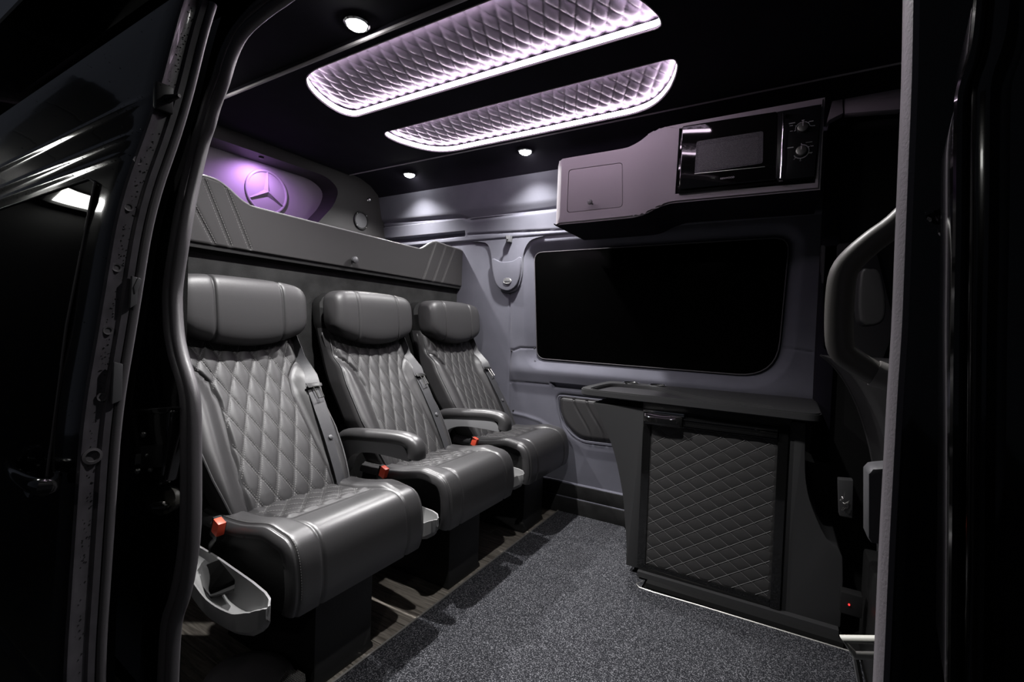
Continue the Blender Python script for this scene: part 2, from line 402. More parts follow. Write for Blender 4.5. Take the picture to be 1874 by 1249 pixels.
# speaker and stud
q = at(660, 404, 'X', -2.25)
spk = thing('round_speaker', q, 'round black speaker on the rear wall beside the niche', 'speaker')
MB().lathe([(.052, -.004), (.056, .004), (.054, .010), (.047, .010), (.045, .006)], q, (1, 0, 0), 40).build('bezel', 'plastic_black', spk)
MB().lathe([(.045, .002), (.044, .006), (.02, .009), (.001, .0095)], q, (1, 0, 0), 32).build('grille', 'plastic_grey', spk)
for a in (45, 135, 225, 315):
    MB().lathe([(.003, .010), (.003, .0125), (.001, .013)], q+Vector((0, .0505*math.cos(R(a)), .0505*math.sin(R(a)))), (1, 0, 0), 8).build('screw', 'steel', spk)
q = at(673, 366, 'X', -2.25)
tag(MB().lathe([(.010, -.002), (.010, .004), (.004, .006), (.009, .012), (.011, .018), (.007, .024), (.001, .026)], q, (1, 0, 0), 20).build('wall_stud', 'chrome'), 'small chrome stud on the rear wall above the round speaker', 'stud')

# ---- storage fascia across the bulkhead
fz = [(.54, 1.372), (.735, 1.377), (.783, 1.383), (.825, 1.380), (.86, 1.364), (.885, 1.347), (.907, 1.334), (.93, 1.327), (.955, 1.323), (1.2, 1.322), (1.6, 1.322), (1.79, 1.322), (1.825, 1.326), (1.86, 1.345), (1.90, 1.369), (1.93, 1.380), (1.96, 1.383), (2.03, 1.379), (2.15, 1.377), (2.178, 1.372)]
fas = thing('storage_fascia', (-1.64, 1.31, 1.165), 'grey padded storage board across the rear wall above the seats', 'panel')
rib = [((.70, 1.372), (.815, 1.171)), ((.775, 1.383), (.868, 1.172)), ((.845, 1.372), (.935, 1.173)), ((1.935, 1.376), (1.845, 1.172)), ((2.02, 1.376), (1.925, 1.171)), ((2.10, 1.374), (1.995, 1.170))]
def fas_fn(y, t):
    zt = lin(y, fz); z = 1.165+(zt-1.165)*t; x = -1.632
    for a, b in rib:
        d = segdist(y, z, a, b)
        if d < .02: x -= .005*math.exp(-(d/.0045)**2)
    x -= .006*ss(.985, 1.0, t)+.004*(1-ss(0, .02, t))
    return (x, y, z)
g = MB()
ys = sorted(rng(.54, 2.178, 290)+[.0])[1:]
ts = rng(0, 1, 50)
g.grid(fas_fn, ys, ts)
o = g.build('face_board', 'panel', fas, smooth=60); 
bk = MB(); prof = [(y, z) for y, z in fz]
poly = [(-1.6385, y, z-.0005) for y, z in prof]+[(-1.6385, 2.178, 1.166), (-1.6385, .54, 1.166)]
bk.prism(poly, (-.018, 0, 0)).build('backing_board', 'panel', fas, smooth=30)
te = MB().tube([(-1.637, y, z+.0005) for y, z in smooth_path([(a, b, 0) for a, b in fz], 4)] if False else [(-1.637, p.x, p.y+.0006) for p in smooth_path([(a, b, 0) for a, b in fz], 4)], .0035, 8).build('lit_top_edge', 'plastic_silver', fas)  # pale colour stands for the spotlights' highlight along the top edge
sth = MB()
for a, b in rib:
    n = int(math.hypot(a[0]-b[0], a[1]-b[1])/.0085)
    for off in (-.007, .007):
        for k in range(n):
            t = (k+.5)/n; y = a[0]+(b[0]-a[0])*t+off; z = a[1]+(b[1]-a[1])*t
            if z > lin(y, fz)-.004: continue
            d = Vector((0, b[0]-a[0], b[1]-a[1])).normalized(); c = Vector((fas_fn(y, (z-1.165)/(lin(y, fz)-1.165))[0]+.0006, y, z))
            w2 = Vector((0, d.z, -d.y))*.0008; l2 = d*.0026
            sth.add([c-w2-l2, c+w2-l2, c+w2+l2, c-w2+l2], [(0, 1, 2, 3)])
tag(sth.build('stitching', 'thread', fas, smooth=0), kind='stuff')
q = at(648, 476, 'X', -1.62)
kn = MB().lathe([(.004, -.01), (.005, .004), (.012, .008), (.015, .016), (.014, .024), (.008, .028), (.001, .029)], (-1.632, q.y, q.z), (1, 0, 0), 24).build('knob', 'plastic_grey', fas)
MB().box((-1.66, .54, 1.150), (-1.640, 2.178, 1.165)).build('shadow_rail', 'plastic_black', fas, smooth=0)

# ---- ceiling: dark headliner, dropped raft with two lit quilted pads, side coves
def raft():
    P2 = [(-1.605, 1.515), (-1.632, 1.56), (-1.628, 1.63), (-1.60, 1.71), (-1.56, 1.775), (-1.51, 1.815), (-1.44, 1.832), (-1.0, 1.834), (-.55, 1.832), (-.48, 1.812), (-.43, 1.77), (-.38, 1.70), (-.345, 1.62), (-.328, 1.56), (-.331, 1.525), (-.345, 1.515), (-.8, 1.515), (-1.3, 1.515)]
    P1 = [(x, 2.865-y) for x, y in P2]
    return P1[::-1], P2
P1, P2 = raft()
P1, P2 = rounded(P1, .03, 3), rounded(P2, .03, 3)
bm = bmesh.new()
def loop(P, z):
    v = [bm.verts.new((a, b, z)) for a, b in P]; return [bm.edges.new((v[i], v[(i+1) % len(v)])) for i in range(len(v))]
ed = loop([(-2.24, 1.0), (XF, 1.0), (XF, 1.858), (-2.24, 1.858)], 1.80)+loop(P1, 1.80)+loop(P2, 1.80)
bmesh.ops.triangle_fill(bm, use_beauty=True, use_dissolve=False, edges=ed)
g_ = bmesh.ops.extrude_face_region(bm, geom=bm.faces[:])
bmesh.ops.translate(bm, verts=[v for v in g_['geom'] if isinstance(v, bmesh.types.BMVert)], vec=(0, 0, .03))
bmesh.ops.recalc_face_normals(bm, faces=bm.faces)
me = bpy.data.meshes.new('ceiling'); bm.to_mesh(me); bm.free(); me.materials.append(M['suede_dark'])
cl = bpy.data.objects.new('ceiling', me); C.objects.link(cl); struct(cl)
cv = MB()
cv.rings([[(XB-.05, y, z), (XF, y, z)] for y, z in ((.50, 1.66), (.60, 1.76), (.75, 1.808), (1.0, 1.822), (1.0, 1.85))], False, False)
cv.rings([[(XB-.05, y, z), (XF, y, z)] for y, z in ((1.858, 1.85), (1.858, 1.815), (1.95, 1.808), (2.03, 1.785), (2.09, 1.745), (2.12, 1.70))], False, False)
cv.build('side_cove', 'suede_dark', cl, smooth=60)
MB().box((XB-.05, .46, 1.875), (XF, 2.2, 1.89)).build('roof_skin', 'plastic_black', cl, smooth=0)
struct(MB().tube([(-2.24, 1.86, 1.802), (XF, 1.86, 1.802)], .006, 8).build('trim_4', 'cabinet_grey'))
struct(MB().tube([(-2.24, 1.0, 1.802), (XF, 1.0, 1.802)], .006, 8).build('trim_5', 'cabinet_grey'))
QA, QB = .050, .108
def pad_light(P, label):
    xs_ = [p[0] for p in P]; ysy = [p[1] for p in P]; cx_, cy_ = (min(xs_)+max(xs_))/2, (min(ysy)+max(ysy))/2
    t = thing('ceiling_light_panel', (cx_, cy_, 1.80), label, 'ceiling light', 'quilted light panels in the ceiling')
    m = MB(); st_ = .0042; nx_ = int((max(xs_)-min(xs_)+.04)/st_); ny_ = int((max(ysy)-min(ysy)+.04)/st_); x0, y0 = min(xs_)-.02, min(ysy)-.02; ok = {}
    for i in range(nx_+1):
        for j in range(ny_+1):
            x, y = x0+i*st_, y0+j*st_; d = sdist(x, y, P)
            if d < .012:
                z = 1.827 - .0075*quilt((x-cx_)/QA+(y-cy_)/QB, (x-cx_)/QA-(y-cy_)/QB)**.8 - .006*ss(0, -.10, d) + .002
                ok[(i, j)] = len(m.v); m.v.append(Vector((x, y, z+.006)))
    for i in range(nx_):
        for j in range(ny_):
            q = [(i, j), (i+1, j), (i+1, j+1), (i, j+1)]
            if all(k in ok for k in q): m.f.append([ok[k] for k in q])
    m.build('quilted_pad', 'pad', t, smooth=70)
    def pz(x, y):
        return 1.837 - .0075*quilt((x-cx_)/QA+(y-cy_)/QB, (x-cx_)/QA-(y-cy_)/QB)**.8 - .006*ss(0, -.10, sdist(x, y, P)) + .0
    sl_ = MB()
    for fam in (1, -1):
        for k in range(-40, 41):
            run = []
            for i in range(100):
                y = min(ysy)+(max(ysy)-min(ysy))*i/99; x = cx_+(k-fam*(y-cy_)/QB)*QA
                if sdist(x, y, P) < -.002: run.append(Vector((x, y, pz(x, y)-.0012)))
                else:
                    if len(run) > 2: sl_.tube(run[::3]+[run[-1]], .0011, 4, up=(0, 0, 1))
                    run = []
            if len(run) > 2: sl_.tube(run[::3]+[run[-1]], .0011, 4, up=(0, 0, 1))
    tag(sl_.build('stitching', 'plastic_black', t), kind='stuff')
    # light strip hidden round the rim of the opening
    n = len(P); ins = []
    for i in range(n):
        a, b = Vector(P[i-1]), Vector(P[(i+1) % n]); tt = (b-a).normalized(); nn = Vector((tt.y, -tt.x)); p = Vector(P[i])
        if sdist(p.x+nn.x*.004, p.y+nn.y*.004, P) > 0: nn = -nn
        ins.append(p+nn*.0025)
    MB().rings([[(p.x, p.y, 1.8035) for p in ins], [(p.x, p.y, 1.823) for p in ins]], True, False).build('light_strip', 'led', t, smooth=60)
    MB().rings([[(p[0], p[1], 1.7985) for p in P], [(p[0], p[1], 1.803) for p in P]], True, False)
    MB().tube([(p[0], p[1], 1.7995) for p in P], .0025, 6, closed=True).build('rim', 'cabinet_grey', t)
    return t
pad_light(P1, 'long quilted light panel in the ceiling nearer the open door')
pad_light(P2, 'long quilted light panel in the ceiling nearer the window wall')
spots = [((-1.125, .945, 1.812), 'round white ceiling spotlight over the nearest seat'),
         ((-1.885, 1.985, 1.795), 'round white ceiling spotlight in the far rear corner beside the storage board'),
         ((-1.12, 1.975, 1.798), 'round white ceiling spotlight between the light panels and the overhead cabinet'),
         ((-1.885, .90, 1.812), 'round white ceiling spotlight over the storage board beside the open door'),
         ((-.36, .945, 1.812), 'round white ceiling spotlight over the aisle by the open door')]
for (x, y, z), lb in spots:
    PW_ = SPOT_W*(.35 if x > -.5 else (.7 if y > 1.5 else 1))
    t = thing('ceiling_spotlight', (x, y, z), lb, 'spotlight', 'ceiling spotlights')
    MB().lathe([(.036, .01), (.038, -.004), (.033, -.008), (.029, -.006)], (x, y, z), (0, 0, 1), 28).build('bezel', 'chrome', t)
    MB().lathe([(.029, 0), (.028, -.009), (.018, -.016), (.001, -.018)], (x, y, z), (0, 0, 1), 24).build('lens', 'spot', t)
    l = light('SPOT', 'spot_beam', (x, y, z-.024), PW_, (1, .985, .98), .015, (x, y-(.22 if y > 1.5 else 0), 0), 130, 1.0); l.parent = t; l.location = (0, 0, -.024)

# ================================================================== SEATS
BX = lambda z: lin(z, [(.30, -1.165), (.42, -1.212), (.57, -1.322), (.72, -1.436), (.84, -1.503), (.95, -1.545), (1.05, -1.565)])
def bxs(z):
    return sum(BX(z+d) for d in (-.04, -.02, 0, .02, .04))/5
def qhalf(z): return lin(z, [(.30, .135), (.45, .140), (.6, .128), (.68, .122), (.735, .132), (.765, .155), (.79, .185), (.83, .20)])
def bhalf(z): return lin(z, [(.30, .165), (.40, .190), (.50, .212), (.57, .220), (.70, .212), (.80, .198), (.90, .192), (1.0, .185)])
def front(y, z):
    hw = bhalf(z); q = qhalf(z)
    x = bxs(z) + .030*ss(q-.004, q+.05, abs(y))*(1-ss(.74, .83, z)) - .004*math.exp(-((abs(y)-q)/.006)**2)
    r = .040; e = max(0, (abs(y)-(hw-r))/r)
    return x - r*(1-math.sqrt(max(0, 1-min(1, e)**2)))
def make_seat():
    t = thing('passenger_seat', (-1.15, 0, 0), 'seat', 'seat', 'row of black quilted passenger seats')
    # padded backrest
    def ysamp(hw):
        return [-hw*math.cos(math.pi*k/44) if False else hw*math.sin(math.pi*(k/44-.5)) for k in range(45)]
    rs = []
    for z in rng(.33, .90, 60):
        hw = bhalf(z); fr = [(front(y, z), y, z) for y in ysamp(hw)]
        rs.append(fr+[(bxs(z)-.075, hw*.98, z), (bxs(z)-.075, -hw*.98, z)])
    MB().rings(rs).build('backrest', 'leather_trim', t, smooth=60)
    # piping along both bolsters
    for s in (-1, 1):
        MB().tube([(front(s*bhalf(z)*.955, z)+.001, s*bhalf(z)*.965, z) for z in rng(.36, .88, 40)], .003, 6).build('piping', 'leather_trim', t)
    # quilted centre panel
    A, B = .054, .107
    def qf(u, z):
        q = qhalf(z)-.003; y = u*q
        return Vector((front(y, z)+.0008+.0080*quilt(y/A+z/B, y/A-z/B)**.8*ss(1.0, .90, abs(u))*ss(.885, .87, z), y, z))
    qp = MB().grid(qf, rng(-1, 1, 110), rng(.345, .885, 170)).build('backrest_quilting', 'leather', t, smooth=75)
    # twin rows of stitches along every quilting line
    sm = MB()
    def stitch_lines(base, A, B, v0, v1, qh, out):
        for fam in (1, -1):
            for k in range(-30, 31):
                n = int((v1-v0)/.0052)
                for i in range(n):
                    z = v0+(v1-v0)*(i+.5)/n; yc = (k-fam*z/B)*A*1.0
                    d = Vector((-fam*A/B, 1)).normalized(); nn = Vector((d.y, -d.x))
                    for o in (-.0034, .0034):
                        y = yc+nn.x*o; zz = z+nn.y*o
                        if abs(y) > qh(zz)-.008 or zz < v0+.004 or zz > v1-.006: continue
                        c = base(y, zz); c2 = base(y+d.x*.0032, zz+d.y*.0032); ww = base(y+nn.x*.0009, zz+nn.y*.0009)-c; ll = c2-c
                        nrm = ll.cross(ww); 
                        if nrm.length < 1e-12: continue
                        nrm.normalize()
                        if nrm.dot(Vector(out)) < 0: nrm = -nrm
                        c = c+nrm*.0007
                        sm.add([c-ll*.5-ww, c-ll*.5+ww, c+ll*.5+ww, c+ll*.5-ww], [(0, 1, 2, 3)])
    stitch_lines(lambda y, z: qf(y/(qhalf(z)-.003), z), A, B, .345, .878, qhalf, (1, 0, 0))
    tag(sm.build('stitching', 'thread', qp, smooth=0), kind='stuff')
    # headrest
    hs = []
    def hring(y):
        e = max(0, (abs(y)-.160)/.050); k = math.sqrt(max(.002, 1-min(1, e)**2.2)); u = abs(y)/.21
        zb = .838+.052*u**2; zt = 1.058-.016*u**3; zc = (zb+zt)/2; h = (zt-zb)/2*(.60+.40*k); xc = -1.505; th = .058*(.45+.55*k)
        g = 1
        for c in (.108,): g -= .10*math.exp(-((abs(y)-c)/.0045)**2)
        out = []
        for a in rng(0, 2*math.pi, 40)[:-1]:
            ca, sa = math.cos(a), math.sin(a); X = math.copysign(abs(ca)**.55, ca)*th*g; Z = math.copysign(abs(sa)**.55, sa)*h*(1-(1-g)*.5)
            out.append((xc+X-.12*Z, y, zc+Z))
        return out
    yy = sorted(rng(-.209, .209, 60)+[s*(.108+d) for s in (-1, 1) for d in (-.006, -.004, -.002, 0, .002, .004, .006)])
    MB().rings([hring(y) for y in yy]).build('headrest', 'leather', t, smooth=60)
    # black shell behind the backrest
    def shell(z):
        hw = bhalf(z)-.008 if z < .9 else bhalf(z)-.002
        if z > .99: hw -= .05*((z-.99)/.055)**2
        f = bxs(z)-.045; b = bxs(z)-.118; r = .035
        return [(f, -hw, z), (f, hw, z), (b+r, hw, z), (b+.01, hw-.012, z), (b, hw-r, z), (b, -hw+r, z), (b+.01, -hw+.012, z), (b+r, -hw, z)]
    MB().rings([shell(z) for z in rng(.25, 1.045, 36)]).build('back_shell', 'plastic_black', t, smooth=50)
    # seat cushion
    prof = smooth_path([(-1.30, 0, .405), (-1.22, 0, .405), (-1.12, 0, .412), (-1.03, 0, .430), (-.965, 0, .440), (-.925, 0, .428), (-.902, 0, .395), (-.892, 0, .345), (-.892, 0, .30), (-.902, 0, .262)], 6)
    L = [0]
    for a, b in zip(prof, prof[1:]): L.append(L[-1]+(b-a).length)
    def cush(y, s, inset=0.0):
        s = max(0, min(L[-1], s)); i = 0
        while i < len(L)-2 and L[i+1] < s: i += 1
        tt = (s-L[i])/(L[i+1]-L[i]); p = prof[i].lerp(prof[i+1], tt)
        n1 = (prof[min(i+1, len(prof)-1)]-prof[i]); n0 = prof[i]-prof[i-1] if i else n1; n2 = prof[min(i+2, len(prof)-1)]-prof[min(i+1, len(prof)-2)] if i < len(prof)-2 else n1
        a = (n0+n1).normalized(); b = (n1+n2).normalized(); d = a.lerp(b, tt); n = Vector((-d.z, 0, d.x))
        hw = .220; off = 0
        back = 1-ss(L[-1]*.50, L[-1]*.62, s)
        off += .014*ss(.125, .165, abs(y))*back - .004*math.exp(-((abs(y)-.140)/.004)**2)
        off -= .0030*math.exp(-((abs(y)-.203)/.003)**2)
        r = .030; e = max(0, (abs(y)-(hw-r))/r); off -= r*(1-math.sqrt(max(0, 1-min(1, e)**2)))
        off -= .004*math.exp(-((s-.27)/.004)**2)*(1 if abs(y) < .14 else 0)
        return p + n*(off-inset) + Vector((0, y, 0))
    ysm = sorted(set([round(.22*math.sin(math.pi*(k/50-.5)), 5) for k in range(51)]+[s*(c+d) for s in (-1, 1) for c in (.140, .203) for d in (-.006, -.003, 0, .003, .006)]))
    cm = MB().grid(lambda y, s: cush(y, s), ysm, rng(0, L[-1], 80))
    for s in (-1, 1):   # rolled lower lip on each side
        cm.grid(lambda u, v: cush(s*.22, v)+Vector((0, -s*.012*u, -.0*u))+Vector((-.012*u, 0, -.006*u)), rng(0, 1, 2), rng(0, L[-1]*.93, 60))
    cm.build('seat_cushion', 'leather_seat', t, smooth=60)
    A2, B2 = .060, .070
    def cq(u, s):
        y = u*.137; q = cush(y, s); q2 = cush(y, s+.004); n = Vector((-(q2-q).z, 0, (q2-q).x)).normalized()
        if n.z < 0: n = -n
        return q+n*(.0008+.0085*quilt(y/A2+s/B2, y/A2-s/B2)**.8*ss(1, .9, abs(u))*ss(.262, .25, s))
    cqo = MB().grid(cq, rng(-1, 1, 80), rng(.0, .264, 80)).build('cushion_quilting', 'leather', t, smooth=75)
    sm = MB(); stitch_lines(lambda y, s: cq(y/.137, s), A2, B2, .0, .258, lambda s: .137, (0, 0, 1))
    tag(sm.build('stitching', 'thread', cqo, smooth=0), kind='stuff')
    st2 = MB()   # edge seam stitches
    for sgn in (-1, 1):
        n = int(L[-1]/.006)
        for k in range(n):
            s0 = (k+.2)*L[-1]/n; s1 = s0+.0035; a = cush(sgn*.1985, s0); b = cush(sgn*.1985, s1); wv = Vector((0, .0007, 0)); nn = (b-a).cross(Vector((0, 1, 0))).normalized()*.0008
            if nn.z < -0.0001 or nn.x < -.0007: nn = -nn
            st2.add([a-wv+nn, a+wv+nn, b+wv+nn, b-wv+nn], [(0, 1, 2, 3)])
    tag(st2.build('edge_stitching', 'thread', t, smooth=0), kind='stuff')
    # inner block under the cover, seen from the side
    blk = [(p.x-.012 if p.x < -.93 else p.x-.016, p.z-.020) for p in prof]
    blk = [q for q in blk if q[1] > .268]+[(-.93, .262), (-1.10, .235), (-1.32, .235)]
    MB().prism([(x, -.203, z) for x, z in blk], (0, .406, 0)).build('cushion_pan', 'plastic_black', t, smooth=30, bevel=.004)
    # pedestal
    ped = MB().rings([[(-1.36, -.098-d, z), (-.975+f, -.098-d, z), (-.975+f, .088+d, z), (-1.36, .088+d, z)] for z, d, f in ((.0, .006, .006), (.012, .004, .004), (.02, 0, 0), (.238, 0, 0))])
    ped.build('pedestal', 'plastic_black', t, smooth=30, bevel=.004)
    # silver grey side tray with lever
    TX = [-1.27, -1.16, -1.075, -.98, -.92, -.895, -.884]
    cols = list(zip(TX, [-.236, -.240, -.246, -.254, -.262, -.268, -.276], [.346, .346, .345, .345, .345, .342, .335],
                    [-.298, -.303, -.304, -.302, -.298, -.292, -.285], [.345, .326, .297, .298, .319, .330, .333], [.305, .278, .250, .250, .264, .280, .300]))
    fine = []
    for i in range(7):
        pass
    for k in range(6*5+1):
        i = min(5, k//5); u = (k-i*5)/5; x = TX[i]+(TX[i+1]-TX[i])*u
        g_ = lambda j: smooth_val([c_[j] for c_ in cols], i, u)
        fine.append((x, g_(1), g_(2), g_(3), g_(4), g_(5)))
    rs = []
    for x, yb, zt, yl, zl, zb in fine:
        zf = min(zl-.012, zt-.03); w_ = yb-yl
        rs.append([(x, yb, zt), (x, yb-.005, zt), (x, yb-.008, zf+.014), (x, yb-w_*.35, zf+.002), (x, yb-w_*.7, zf), (x, yl+.008, zl-.006), (x, yl+.003, zl), (x, yl, zl-.001), (x, yl, zb+.012), (x, yl+.010, zb), (x, yb-.004, zb+.004), (x, yb, zb+.012)])
    MB().rings(rs).build('side_tray', 'plastic_silver', t, smooth=40)
    lv = MB().add([(-1.160, -.272, .335), (-1.108, -.262, .362), (-1.020, -.272, .345), (-1.078, -.296, .308), (-1.150, -.284, .300), (-1.090, -.256, .318), (-1.030, -.268, .312), (-1.078, -.294, .292)],
                  [(0, 1, 2, 3), (7, 6, 5, 4), (0, 4, 5, 1), (1, 5, 6, 2), (2, 6, 7, 3), (3, 7, 4, 0)])
    lv.build('recline_lever', 'gloss', t, bevel=.003)
    # buckle
    bk_ = MB(); c = Vector((-1.172, -.232, .408)); ax = Vector((.35, -.05, .93)).normalized(); sx = Vector((.93, 0, -.35)).normalized(); sy_ = Vector((0, 1, 0))
    def bx8(c, hx, hy, hz): return [c+sx*a*hx+sy_*b*hy+ax*e*hz for e in (-1, 1) for a, b in ((-1, -1), (1, -1), (1, 1), (-1, 1))]
    FF = [(0, 3, 2, 1), (4, 5, 6, 7), (0, 1, 5, 4), (1, 2, 6, 5), (2, 3, 7, 6), (3, 0, 4, 7)]
    MB().add(bx8(c, .016, .010, .026), FF).build('buckle_housing', 'plastic_black', t, bevel=.003)
    MB().add(bx8(c+sx*.006+ax*.009-Vector((0, .003, 0)), .0125, .0095, .0185), FF).build('buckle_button', 'red', t, bevel=.002)
    MB().tube([c-ax*.02, c-ax*.06+Vector((-.02, .0, 0)), c-ax*.10+Vector((-.03, .01, 0))], .008, 8, flat=.4).build('buckle_stalk', 'plastic_black', t)
    # belt: narrow twisted part from the shoulder, wide part lying on the bolster
    def bpt(y, z, lift=.006): return Vector((front(min(y, bhalf(z)-.012), z)+lift, y, z))
    zs = [.885, .86, .83, .80, .77, .74, .715, .69, .66, .62, .56, .50, .45, .40, .365]
    yc = [.180, .183, .187, .190, .189, .186, .183, .181, .178, .174, .170, .166, .163, .160, .160]
    tw = [80, 78, 72, 62, 52, 42, 30, 16, 8, 4, 0, 0, 0, 0, 0]
    rs = []
    for z, y, a in zip(zs, yc, tw):
        c = bpt(y, z, .004+.010*math.sin(R(a))); wv = Vector((math.sin(R(a)), math.cos(R(a)), 0))*.0235; n = Vector((math.cos(R(a)), -math.sin(R(a)), 0))*.0009
        rs.append([c-wv-n, c+wv-n, c+wv+n, c-wv+n])
    MB().rings(rs).build('belt', 'belt', t, smooth=60)
    c = bpt(.182, .708, .016)
    tg = MB().add([c+Vector((a*.003-.85*e, b, e)) for a in (-1, 1) for b, e in ((-.030, .006), (.030, .004), (.028, -.006), (-.028, -.008))], [(0, 1, 2, 3), (7, 6, 5, 4), (0, 4, 5, 1), (1, 5, 6, 2), (2, 6, 7, 3), (3, 7, 4, 0)])
    tg.build('tongue_grip', 'plastic_black', t, bevel=.002)
    P = [c+Vector((.004-.85*e, b, e)) for b, e in ((-.011, -.006), (.011, -.006), (.011, -.040), (-.011, -.042))]
    MB().tube(P, .0032, 6, closed=True, flat=.6).build('belt_tongue', 'steel', t)
    c = bpt(.168, .545, .009); MB().lathe([(.008, -.003), (.008, .001), (.005, .003), (.001, .0035)], c, (1, 0, .6), 16).build('belt_button', 'plastic_grey', t)
    c = bpt(.160, .385, .012); MB().add([c+Vector((a*.006+e*-.8, b, e)) for a in (-1, 1) for b, e in ((-.028, .022), (.028, .022), (.028, -.03), (-.028, -.03))], [(0, 1, 2, 3), (7, 6, 5, 4), (0, 4, 5, 1), (1, 5, 6, 2), (2, 6, 7, 3), (3, 7, 4, 0)]).build('belt_outlet', 'plastic_black', t, bevel=.003)
    return t
def add_armrest(t):
    """armrest on the seat's door side: padded top, moulded support and pivot"""
    o = t.location - Vector((-1.15, 0, 0)); Y0 = -.262
    path = [(p.x, p.z) for p in smooth_path([(-1.352, 0, .522), (-1.335, 0, .540), (-1.30, 0, .552), (-1.20, 0, .563), (-1.08, 0, .573), (-1.02, 0, .571), (-.985, 0, .556), (-.968, 0, .525), (-.968, 0, .492)], 4)]
    rs = []
    for i, (x, z) in enumerate(path):
        a = Vector(path[max(i-1, 0)]); b = Vector(path[min(i+1, len(path)-1)]); d = (b-a).normalized(); n = Vector((-d.y, d.x))
        u = i/(len(path)-1); th = .021+.005*ss(.5, .9, u); k = 1 if 0 < i < len(path)-1 else .6
        rs.append([(x+n.x*th*math.sin(g)*k-n.x*th, Y0+.030*k*math.copysign(abs(math.cos(g))**.7, math.cos(g)), z+n.y*th*math.sin(g)*k-n.y*th) for g in rng(0, 2*math.pi, 20)[:-1]])
    for r in rs:
        for i, p in enumerate(r): r[i] = Vector(p)+o
    pad = MB().rings(rs).build('armrest_pad', 'leather_seat', t, smooth=60)
    sup = [(-1.355, .500), (-1.30, .522), (-1.20, .532), (-1.08, .540), (-1.035, .530), (-1.012, .500), (-1.008, .488), (-1.03, .487), (-1.09, .489), (-1.18, .487), (-1.25, .474), (-1.29, .448), (-1.31, .40), (-1.335, .375), (-1.372, .38), (-1.385, .42), (-1.38, .46)]
    pts = smooth_path([(a, 0, b) for a, b in sup], 3, True)
    MB().prism([Vector((p.x, Y0-.018, p.z))+o for p in pts], (0, .036, 0)).build('armrest_support', 'support', t, smooth=40, bevel=.006, seg=3)
    c = Vector((-1.352, Y0-.016, .405))+o
    MB().lathe([(.033, .0), (.035, .006), (.032, .010), (.028, .008)], c, (0, -1, 0), 28).build('pivot_rim', 'steel', t)
    MB().lathe([(.029, .0), (.028, .008), (.001, .009)], c, (0, -1, 0), 24).build('pivot_cap', 'plastic_black', t)
    MB().add([Vector(p)+o for p in ((-1.30, Y0-.012, .30), (-1.245, Y0-.012, .30), (-1.275, Y0-.008, .385), (-1.29, Y0-.008, .385), (-1.30, Y0+.012, .30), (-1.245, Y0+.012, .30), (-1.275, Y0+.008, .385), (-1.29, Y0+.008, .385))],
             [(0, 1, 2, 3), (7, 6, 5, 4), (0, 4, 5, 1), (1, 5, 6, 2), (2, 6, 7, 3), (3, 7, 4, 0)]).build('armrest_bracket', 'plastic_silver', t, bevel=.003)
seat1 = make_seat()
seat2 = copy_tree(seat1); seat3 = copy_tree(seat1)
for s_, y_, lb in ((seat1, .84, 'black diamond quilted seat nearest the open door, without an armrest'),
                   (seat2, 1.38, 'middle black diamond quilted seat of the three, with an armrest'),
                   (seat3, 1.925, 'black diamond quilted seat in the corner against the window wall')):
    s_.location = (-1.15, y_, 0); s_['label'] = lb
add_armrest(seat2); add_armrest(seat3)

# ================================================================== CABINET, WORKTOP, FRIDGE
cab = thing('base_cabinet', (-.15, 1.95, 0), 'matt black base cabinet with curved sides under the window', 'cabinet')
Lf = [(.642, -.640), (.60, -.615), (.554, -.591), (.454, -.545), (.311, -.507), (.20, -.492), (.104, -.482), (.03, -.480)]
Rt = [(.03, .196), (.252, .192), (.30, .148), (.386, .108), (.45, .090), (.523, .082), (.655, .078)]
outl = [(x, z) for z, x in Lf][::-1]
def fr_poly():
    a = [(p.x, p.y) for p in smooth_path([(x, z, 0) for z, x in Lf], 3)]
    b = [(p.x, p.y) for p in smooth_path([(x, z, 0) for z, x in Rt], 3)]
    return a, b
la, rb = fr_poly()
# front panel, split round the fridge bay; sides follow the curve back to the wall
MB().prism([(x, 1.75, z) for x, z in la]+[(-.437, 1.75, .03), (-.437, 1.75, .642)], (0, .36, 0)).build('side_panel', 'matt_black', cab, smooth=30, bevel=.003)
MB().prism([(x, 1.75, z) for x, z in rb]+[(.034, 1.75, .655), (.034, 1.75, .03)], (0, .36, 0)).build('side_panel', 'matt_black', cab, smooth=30, bevel=.003)
MB().box((-.437, 1.78, .045), (.034, 2.11, .655)).build('carcass', 'plastic_black', cab, smooth=0)
MB().box((-.44, 1.745, .640), (.04, 1.80, .668)).build('top_rail', 'plastic_black', cab, smooth=0)
MB().box((-.43, 1.725, .012), (.19, 1.80, .032)).build('plinth', 'matt_black', cab, smooth=0)
MB().box((-.39, 1.695, -.002), (.20, 2.1, .014)).build('toe_board', 'plastic_black', cab, smooth=0)
wt = thing('worktop', (-.28, 1.95, .668), 'matt black worktop with rounded corners and sunken tray', 'worktop')
wo = rounded([(-.705, 1.735), (.118, 1.690), (.125, 2.135), (-.70, 2.135)], [.07, .05, .04, .05], 6)
